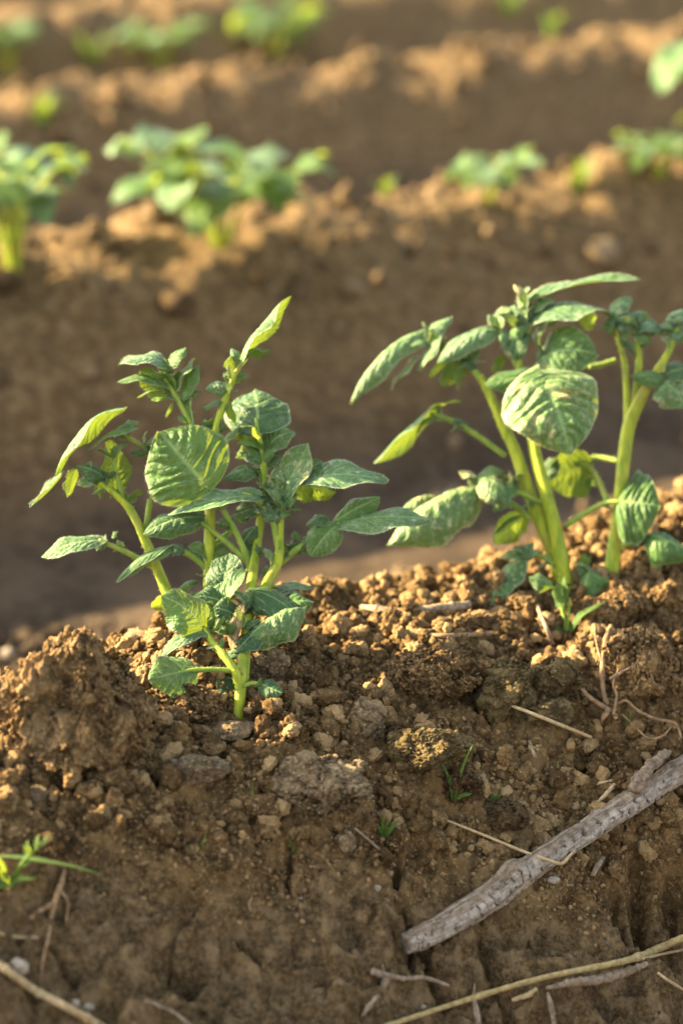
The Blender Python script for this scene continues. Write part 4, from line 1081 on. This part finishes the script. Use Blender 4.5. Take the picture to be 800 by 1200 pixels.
def far_weed(px, py, hpx, label, seed):
    b, zc = G(px, py); u = zc / FPX; rs = random.Random(seed); parts = []; uvs = []
    for k in range(9):
        az = rs.uniform(0, 6.28); e = np.array([math.cos(az), math.sin(az), 0])
        o = e * .002; t = e * hpx * u * rs.uniform(.3, .6) + np.array([0, 0, hpx * u * rs.uniform(.5, 1)])
        v, q, uv = leaf_geo(o, t, np.array([0, 0, 1.0]) - e * .3, hpx * u * .22, .1, .2, NU=8, NV=5, seed=k)
        parts.append((v, q, None)); uvs.append(uv)
    v, q, t = merged(parts)
    o = obj('weed', build_mesh('weed', v, q, mat=M['leaf_young'], uv=np.concatenate(uvs)), loc=b)
    tag(o, label, 'weed', 'small weeds on the rows behind')


far_weed(677, 226, 48, 'blurred yellow green weed between the two right plants of the second row', 1)
far_weed(108, 78, 46, 'blurred yellowish weed between the two leftmost third row plants', 2)
far_weed(52, 148, 44, 'blurred small weed below the third row at the left', 3)
far_weed(645, 46, 40, 'blurred tiny green weed in the third row at the upper right', 4)
far_weed(598, 18, 40, 'blurred yellow green weed at the very top right of centre', 5)
far_weed(452, 232, 30, 'blurred tiny weed on the second row crest at the centre', 6)

# ------------------------------------------------------------------ sticks, straw, roots
def lying(name, pts, label, cat, mat, lift=.6, parts=None, m=8, rough=.12, flat=1.0, group=None, air=False):
    """pts (px, py, radius px[, extra height px]) resting on the soil"""
    segs = [pts] + (parts or [])
    geo = []; org = None
    for sg in segs:
        w, r = [], []
        for e in sg:
            gpt, zc = G(e[0], e[1]); u = zc / FPX
            up = (e[3] if len(e) > 3 else 0) + e[2] * lift + (10 if e[1] < 960 else 4)
            p = P(e[0], e[1], zc - up * u)
            w.append(p); r.append(e[2] * u * (.72 if name in ('root', 'dry_root_tangle', 'dry_stalk') else .85))
        w = np.array(w)
        if org is None: org = w[0].copy()
        nn = max(40, 20 * len(sg)) if sg[0][2] > 2.2 else max(12, 8 * len(sg))
        tv, tq, tt = tube_geo(w - org, np.array(r), n=nn, m=m, rough=rough, seed=int(sg[0][0]), flat=flat)
        if m >= 12:
            cc = tv[:nn * m].reshape(nn, m, 3); ce = cc.mean(1, keepdims=True)
            kk = np.arange(nn); sw = np.zeros(nn)
            for jn in np.linspace(.22, .86, 3): sw += .38 * np.exp(-((kk / nn - jn) / .012) ** 2)
            tv[:nn * m] = (ce + (cc - ce) * (1 + sw)[:, None, None]).reshape(-1, 3)
        geo.append((tv, tq, tt))
    v, q, t = merged(geo)
    o = obj(name, build_mesh(name, v, q, t, mat=M[mat]), loc=org)
    return tag(o, label, cat, group)


# the big branch
bp = [(474, 1106, 14), (500, 1096, 17), (560, 1063, 19), (600, 1032, 19), (640, 1004, 18), (700, 966, 17), (750, 934, 16.5), (790, 907, 18), (830, 884, 18), (880, 850, 18)]
W, r = [], []
for px, py, rr in bp:
    gpt, zc = G(px, min(py + 4, 1190)); W.append((px, py, zc)); r.append(rr)
zz = np.array([a[2] for a in W]); pf = np.polyfit([a[0] for a in W], zz, 2)
W = np.array([P(a[0], a[1], np.polyval(pf, a[0]) - b * .55 * a[2] / FPX) for a, b in zip(W, r)]); r = np.array(r) * zz / FPX
org = W[0].copy()
n_, m_ = 900, 80
r = r * .82
v, q, t = tube_geo(W - org, r, n=n_, m=m_)
ctr = catmull(W - org, n_); body = v[:-2].reshape(n_, m_, 3)
al = np.repeat(np.linspace(0, 1, n_), m_); an = np.tile(np.arange(m_) / m_ * 2 * math.pi, n_)
rad = body.reshape(-1, 3) - np.repeat(ctr, m_, 0); nr = np.linalg.norm(rad, axis=1)
dirn = rad / nr[:, None]
upness = dirn @ UP - .25 * (dirn @ FWD)
bare = sstep(.95, .6, upness + .35 * fbm(np.column_stack([al * 14, an * 0, dirn @ UP * 1.2]), 3, 5))
cyl = np.column_stack([np.cos(an) * .8, np.sin(an) * .8, al * 44])
cph = al * 44 + .30 * perlin(np.column_stack([np.cos(an) * 2.2, np.sin(an) * 2.2, al * 9]), 15) + .9 * perlin(np.column_stack([al * 13, al * 0, al * 0]), 16) + .5 * fbm(np.column_stack([np.cos(an) * 6, np.sin(an) * 6, al * 60]), 2, 19) * .35
cr1 = np.exp(-(np.minimum(cph % 1, 1 - cph % 1) / .105) ** 2)
crack = cr1 * sstep(.0, .3, perlin(np.column_stack([np.cos(an) * 1.6, np.sin(an) * 1.6, al * 34]), 18) + .14) * sstep(.2, .7, bare)
lcr = np.exp(-(np.abs(perlin(np.column_stack([np.cos(an) * 3, np.sin(an) * 3, al * 7]), 44)) / .05) ** 2)
crack = np.maximum(crack, .55 * lcr * sstep(.0, .3, perlin(cyl, 45)))
disp = .22 * fbm(np.column_stack([np.cos(an), np.sin(an), al * 10]), 3, 25) + .10 * (1 - bare) * (fbm(np.column_stack([np.cos(an) * 2, np.sin(an) * 2, al * 46]), 4, 26) + .45) \
    + .05 * fbm(np.column_stack([np.cos(an) * 5, np.sin(an) * 5, al * 40]), 3, 28) - .24 * crack
grain = .5 + .5 * fbm(np.column_stack([np.cos(an) * 4.5, np.sin(an) * 4.5, al * 9]), 3, 61)
disp += .07 * fbm(np.column_stack([np.cos(an) * 4.5, np.sin(an) * 4.5, al * 9]), 3, 61)
knob = np.exp(-((al - .345) / .025) ** 2) * np.clip(upness, 0, 1) * .45
body = np.repeat(ctr, m_, 0) + dirn * (nr * (1 + disp + knob))[:, None]
v = np.vstack([body, v[-2:]])
v[-2] += (W[1] - W[0]) * .12     # broken end, dished
br_ = empty('fallen_branch', org, 'thick weathered grey branch with cracked bark lying across the lower right slope', 'branch')
me = build_mesh('bark', v, q, t, mat=M['bark'], attr={'bare': np.append(bare, [0, 0]), 'crack': np.append(crack, [0, 0]), 'grain': np.append(grain, [.5, .5])})
obj('limb', me, br_)
st = np.array([P(742, 925, np.polyval(pf, 742) - .007), P(757, 903, np.polyval(pf, 757) - .006), P(772, 888, np.polyval(pf, 772) - .004), P(784, 881, np.polyval(pf, 784) - .001)]) - org
v, q, t = tube_geo(st, np.array([8.5, 6.5, 6, 3]) * .00033, n=60, m=32, rough=.55, seed=4)
obj('side_stub', build_mesh('side_stub', v, q, t, mat=M['bark'], attr={'bare': np.zeros(len(v)), 'crack': np.zeros(len(v)), 'grain': np.full(len(v), .5)}), br_)

lying('dry_stalk', [(436, 1208, 4.5), (530, 1177, 4.5, 4), (631, 1147, 4.6, 8), (732, 1126, 5.5, 8), (770, 1112, 6.5, 8), (800, 1099, 6, 8), (850, 1080, 6, 6)],
      'long yellow dry stalk crossing the lower right corner', 'stalk', 'straw_yellow', m=12)
lying('dry_stalk', [(640, 1158, 3), (668, 1152, 6), (705, 1147, 8), (735, 1138, 7), (758, 1129, 4)], 'grey frayed stalk lying just under the long yellow stalk', 'stalk', 'straw_grey', m=14, rough=.5)
lying('straw', [(752, 1124, 2), (780, 1117, 2.2, 3), (812, 1111, 2.2, 3)], 'thin tan straw at the right edge below the yellow stalk', 'straw', 'straw')
lying('straw', [(519, 960, 1.8), (560, 976, 2, 5), (611, 997, 2.1, 20), (640, 1007, 2.2, 26), (657, 1012, 2.4, 26), (667, 1003, 2, 22), (676, 992, 1.4, 14)], 'thin bent tan straw crossing over the thick branch', 'straw', 'straw')
lying('straw', [(597, 826, 2.4, 6), (640, 843, 2.8, 10), (692, 864, 2.4, 3)], 'thin straight grey brown straw among the olive clods', 'straw', 'straw')
lying('straw', [(416, 971, 3.6, 3), (438, 990, 4, 5), (462, 1014, 4, 3)], 'short split pale straw by the round crumbly clod', 'straw', 'straw_grey', flat=.5)
lying('straw', [(-20, 1118, 6), (10, 1138, 5.6), (40, 1160, 5.6, 3), (80, 1181, 5.6, 3), (125, 1206, 5.6)], 'thick tan straw in the lower left corner', 'straw', 'straw', m=12)
lying('straw', [(170, 1172, 2.2), (190, 1180, 2.4, 2), (206, 1188, 2.2, 2), (226, 1204, 2)], 'short kinked straw at the bottom edge left of centre', 'straw', 'straw_grey')
lying('straw', [(-5, 1093, 2.4), (20, 1098, 2.6), (45, 1099, 2.2)], 'short straight straw at the left edge under the pink root', 'straw', 'straw')
lying('root', [(436, 1138, 6), (450, 1143, 6), (475, 1147, 4), (498, 1146, 3.8), (525, 1155, 3)], 'pale forked root with a knobby end below the broken branch end', 'root', 'straw_grey', rough=.4,
      parts=[[(452, 1146, 7), (448, 1158, 5), (438, 1172, 3.4), (432, 1180, 5), (424, 1190, 2.6)], [(478, 1145, 1.5), (482, 1130, 1.3, 6), (486, 1116, 1, 8)], [(450, 1143, 1.2), (448, 1130, 1.2, 4)]])
lying('twig', [(424, 712, 4.5, 3), (445, 714, 5.5, 3), (470, 718, 6.4, 3), (510, 713, 6, 3), (550, 709, 6, 3)], 'smooth grey twig lying on the sunlit crest', 'twig', 'straw_grey', m=12)
lying('twig', [(498, 744, 3, 3), (530, 745, 3.6, 3), (583, 742, 3.4, 3)], 'reddish thin twig at the top of the crumbling ledge', 'twig', 'root')
lying('twig', [(628, 708, 3, 10), (638, 732, 3, 10), (647, 755, 3, 4)], 'short leaning stub of stick left of the tiny green shoot', 'twig', 'straw_grey')
lying('dry_root_tangle', [(716, 733, 4, 20), (711, 744, 4.6, 18), (706, 767, 4.4, 14), (706, 808, 4, 8), (714, 832, 4, 3)], 'tangle of orange brown dry roots in front of the rounded clod', 'root', 'root', rough=.25,
      parts=[[(676, 785, 3, 14), (679, 802, 4, 12), (690, 817, 3.6, 10), (714, 833, 4.6, 5), (722, 842, 4, 2)], [(695, 730, 1.2, 18), (698, 752, 1.4, 16), (703, 772, 1.6, 14), (708, 788, 1.4, 10)],
             [(716, 830, 3, 5), (732, 821, 2.4, 10), (746, 832, 2.4, 12), (766, 842, 2.6, 12), (790, 848, 2.8, 10), (798, 866, 2, 6)],
             [(728, 837, 1.6, 6), (742, 850, 1.6, 10), (759, 865, 1.6, 8), (776, 862, 1.6, 6), (790, 846, 1.4, 8)], [(710, 770, 3, 18), (728, 762, 3.2, 30), (745, 752, 3.2, 40), (758, 748, 2.4, 40)],
             [(714, 796, 3, 12), (724, 790, 3, 22), (738, 782, 2, 34)], [(752, 770, 1.4, 50), (762, 776, 1.4, 50), (774, 786, 1.4, 44), (788, 790, 1.2, 30)], [(740, 784, 1.2, 44), (752, 772, 1.3, 50), (766, 800, 1.1, 40)],
             [(718, 838, 3, 4), (722, 815, 2, 10), (718, 800, 2, 14), (726, 778, 1.2, 26), (732, 740, 1, 36)], [(716, 830, 5, 4), (708, 838, 5, 3), (704, 846, 2, 2)]])
lying('straw', [(694, 920, 1.8, 4), (719, 914, 2, 8), (748, 914, 1.6, 8)], 'thin straw touching the branch beside its side stub', 'straw', 'straw',
      parts=[[(700, 940, 2.4, 4), (710, 930, 3, 7), (721, 917, 2.4, 8)]])
lying('bark_chip', [(694, 1026, 4), (700, 1014, 4.6), (706, 1004, 3.4)], 'small pale bark chip below the thick branch', 'bark chip', 'straw_grey', flat=.4, rough=.3)
lying('root', [(76, 1018, 3), (73, 1032, 4.4, 3), (66, 1052, 5, 4), (60, 1074, 4.4, 4), (57, 1099, 3, 3), (51, 1124, 2, 2), (48, 1156, 1.5, 1)], 'pinkish brown branching root at the lower left', 'root', 'root', rough=.3,
      parts=[[(64, 1058, 4, 3), (50, 1066, 4.4, 4), (36, 1076, 3.4, 2)], [(72, 1044, 3, 3), (80, 1058, 2, 3), (78, 1080, 1.4, 1)]])
lying('dry_grass', [(556, 1152, .8, 26), (555, 1170, 3, 14), (558, 1186, 5, 6), (561, 1206, 4, 2)], 'dry grey pointed blade at the bottom edge', 'grass blade', 'straw_grey', flat=.35)
lying('straw', [(641, 1163, 2.4, 5), (645, 1178, 4, 4), (649, 1200, 4, 2)], 'pale stub of straw standing at the bottom edge under the yellow stalk', 'straw', 'straw_grey')
lying('straw', [(295, 1052, 1.2, 6), (292, 1060, 1.4, 4), (294, 1068, 1.2, 2)], 'tiny pale bit of straw on the bare soil left of centre', 'straw', 'straw_grey')
lying('straw', [(620, 868, 2.4, 2), (627, 888, 2.6, 3)], 'tiny bit of pale straw below the thin straight straw', 'straw', 'straw_grey', flat=.5)
lying('straw', [(600, 1172, 3, 2), (618, 1166, 4, 3), (628, 1158, 3, 3)], 'crumpled tan fragment of straw left of the grey frayed stalk', 'straw', 'straw', rough=.5)
lying('straw', [(770, 1140, 2, 2), (784, 1150, 2.4, 3), (800, 1160, 2, 2)], 'short brown straw bit at the right edge near the bottom', 'straw', 'straw')

for px, py, w, h, lab in [(21, 1132, 26, 20, 'whitish grey ridged pebble beside the lower left straw'), (88, 1176, 11, 9, 'tiny white pebble below the lower left straw'), (102, 1180, 18, 10, 'grey flat pebble next to the tiny white pebble'),
                          (442, 1041, 9, 8, 'tiny white pebble on the bare slope near the crack'), (648, 1031, 15, 9, 'small cream shell shaped pebble under the branch'), (604, 1018, 8, 5, 'tiny pale stone just above the branch'),
                          (10, 766, 16, 14, 'small pinkish stone on the skyline of the big left lump'), (352, 1053, 6, 5, 'tiny yellowish grit stone left of the white pebble'), (496, 1180, 6, 5, 'tiny pale stone above the yellow stalk')]:
    clod(px, py, w, h, lab, 'pebble', n=4, lump=.05, crag=.12, fine=.03, group='small pale stones', name='pebble', cat='pebble')

# ------------------------------------------------------------------ small weeds near the camera
def weed(label, blades, stems=(), name='weed', cat='weed', mat='grass', group=None):
    """blades: (bx, by, tx, ty, w, phi, lift base, lift tip)"""
    parts, uvs = [], []; org = None
    for bx, by, tx, ty, w, phi, lb, lt in blades:
        if org is None: org, zc = G(bx, by)
        u = zc / FPX
        b = P(bx, by, zc - lb * u); t = P(tx, ty, zc - lt * u)
        v, q, uv = leaf_geo(b - org, t - org, view_normal(b, t, phi), w * u, .05, .3, NU=14, NV=7, heart=0, q=.02, seed=bx, shape=(.4, .7))
        parts.append((v, q, None)); uvs.append(uv)
    for pts in stems:
        w = np.array([P(a, b, zc - l * u) for a, b, l, r in pts]) - org
        v, q, t = tube_geo(w, np.array([p[3] for p in pts]) * u, n=12, m=6)
        parts.append((v, q, t)); uvs.append(np.full((len(v), 2), .6))
    v, q, t = merged(parts)
    o = obj(name, build_mesh(name, v, q, t, mat=M[mat], uv=np.concatenate(uvs)), loc=org)
    return tag(o, label, cat, group)


weed('feathery green weed seedling at the left edge', [(12, 1036, -4, 1018, 10, 40, 4, 12), (12, 1036, 28, 1024, 12, 40, 4, 12), (16, 1034, 44, 1030, 9, 50, 4, 8), (8, 1036, 16, 1052, 12, 30, 4, 8), (32, 1004, 33, 984, 8, 40, 20, 22),
      (36, 1000, 28, 990, 8, 40, 20, 22), (42, 994, 46, 978, 7, 40, 20, 22), (44, 996, 62, 978, 7, 50, 20, 24), (6, 1030, -6, 998, 10, 50, 6, 16), (24, 1014, 38, 1010, 7, 40, 14, 16), (10, 1036, -8, 1040, 12, 30, 4, 8)],
     [[(10, 1040, 2, 2.4), (26, 1012, 14, 2.2), (42, 996, 20, 1.8), (58, 980, 24, 1.5)]], mat='leaf_young')
weed('single long green grass blade lying over the left edge weed', [(-20, 1004, 120, 1026, 9, 60, 12, 14)], name='grass', cat='grass blade')
weed('tiny tuft of green grass at the lower end of the crumbly clods', [(450, 982, 437, 960, 5, 40, 2, 8), (450, 982, 449, 954, 5, 30, 2, 8), (450, 982, 456, 960, 5, 40, 2, 8), (451, 982, 466, 962, 7, 30, 2, 8), (450, 981, 444, 972, 4, 40, 2, 6)], name='grass_tuft', cat='grass tuft')
weed('thin green grass sprout below the smooth olive clod', [(532, 940, 554, 872, 6, 50, 2, 14), (532, 938, 517, 894, 6, 50, 2, 12), (534, 936, 553, 930, 7, 40, 3, 8), (531, 940, 528, 908, 5, 60, 2, 12)], name='grass_tuft', cat='grass tuft')
weed('bright green star shaped seedling alone on dark soil', [(581, 938, 581 + 11 * math.cos(k * 1.05), 937 + 8 * math.sin(k * 1.05), 4.5, 20, 3, 6) for k in range(6)], name='seedling', cat='seedling')
weed('small green sprout under the root tangle', [(738, 862, 734, 838, 6, 40, 2, 10), (738, 862, 743, 846, 5, 40, 2, 8), (738, 860, 739, 834, 4, 60, 2, 10)], name='seedling', cat='seedling')
weed('tiny curved grass sprout left of the front slope crack', [(345, 1000, 349, 972, 4, 60, 2, 6), (345, 1000, 340, 976, 4, 60, 2, 6)], name='seedling', cat='seedling')
weed('thin pale grass sprout below the crusty pale clod', [(302, 958, 296, 912, 3.4, 60, 2, 10), (304, 958, 314, 942, 4, 40, 2, 6), (303, 958, 303, 938, 3, 50, 2, 8)], name='seedling', cat='seedling')
weed('fine green grass thread on the crumbs left of centre', [(238, 1000, 242, 974, 3.4, 60, 2, 8), (239, 998, 234, 988, 3, 60, 2, 5)], name='seedling', cat='seedling')
weed('tiny green sprig below the thin straight straw', [(586, 886, 584, 872, 4, 50, 2, 5), (586, 886, 592, 876, 4, 50, 2, 5)], name='seedling', cat='seedling')

# ------------------------------------------------------------------ light, sky, camera
SUN_DIR = np.array([-.975, .21, 0]); SUN_DIR /= np.linalg.norm(SUN_DIR); ELEV = R(24)
sd = np.array([SUN_DIR[0] * math.cos(ELEV), SUN_DIR[1] * math.cos(ELEV), math.sin(ELEV)])
sl = bpy.data.lights.new('sun', 'SUN'); sl.energy = 5.0; sl.angle = R(.6); sl.color = (1.0, .77, .44)
so = bpy.data.objects.new('sun', sl); COL.objects.link(so)
so.rotation_euler = Vector(sd).to_track_quat('Z', 'Y').to_euler(); so.location = (-2, 1, 2)
wd = bpy.data.worlds.new('World'); S.world = wd; wd.use_nodes = True
nt = wd.node_tree; bg = nt.nodes['Background']
sk = nt.nodes.new('ShaderNodeTexSky'); sk.sky_type = 'NISHITA'; sk.sun_disc = False
sk.sun_elevation = ELEV; sk.sun_rotation = math.atan2(sd[0], sd[1]); sk.dust_density = 3.0; sk.air_density = 1.0; sk.ozone_density = .6
hs = nt.nodes.new('ShaderNodeHueSaturation'); hs.inputs['Saturation'].default_value = .55
nt.links.new(sk.outputs[0], hs.inputs['Color']); nt.links.new(hs.outputs[0], bg.inputs[0]); bg.inputs[1].default_value = .088

cam = bpy.data.cameras.new('camera'); co = bpy.data.objects.new('camera', cam); COL.objects.link(co)
co.location = CAM; co.rotation_euler = (R(90) - PITCH, 0, 0)
cam.sensor_fit = 'VERTICAL'; cam.sensor_height = 36; cam.sensor_width = 24; cam.lens = FPX / 1200 * 36
cam.clip_start = .02; cam.clip_end = 300
cam.dof.use_dof = True; cam.dof.focus_distance = .79; cam.dof.aperture_fstop = 6.3; cam.dof.aperture_blades = 0
S.camera = co
S.view_settings.view_transform = 'Standard'; S.view_settings.look = 'None'
S.view_settings.exposure = 2.68; S.view_settings.gamma = 1
S.cycles.use_denoising = True
S.cycles.max_bounces = 6
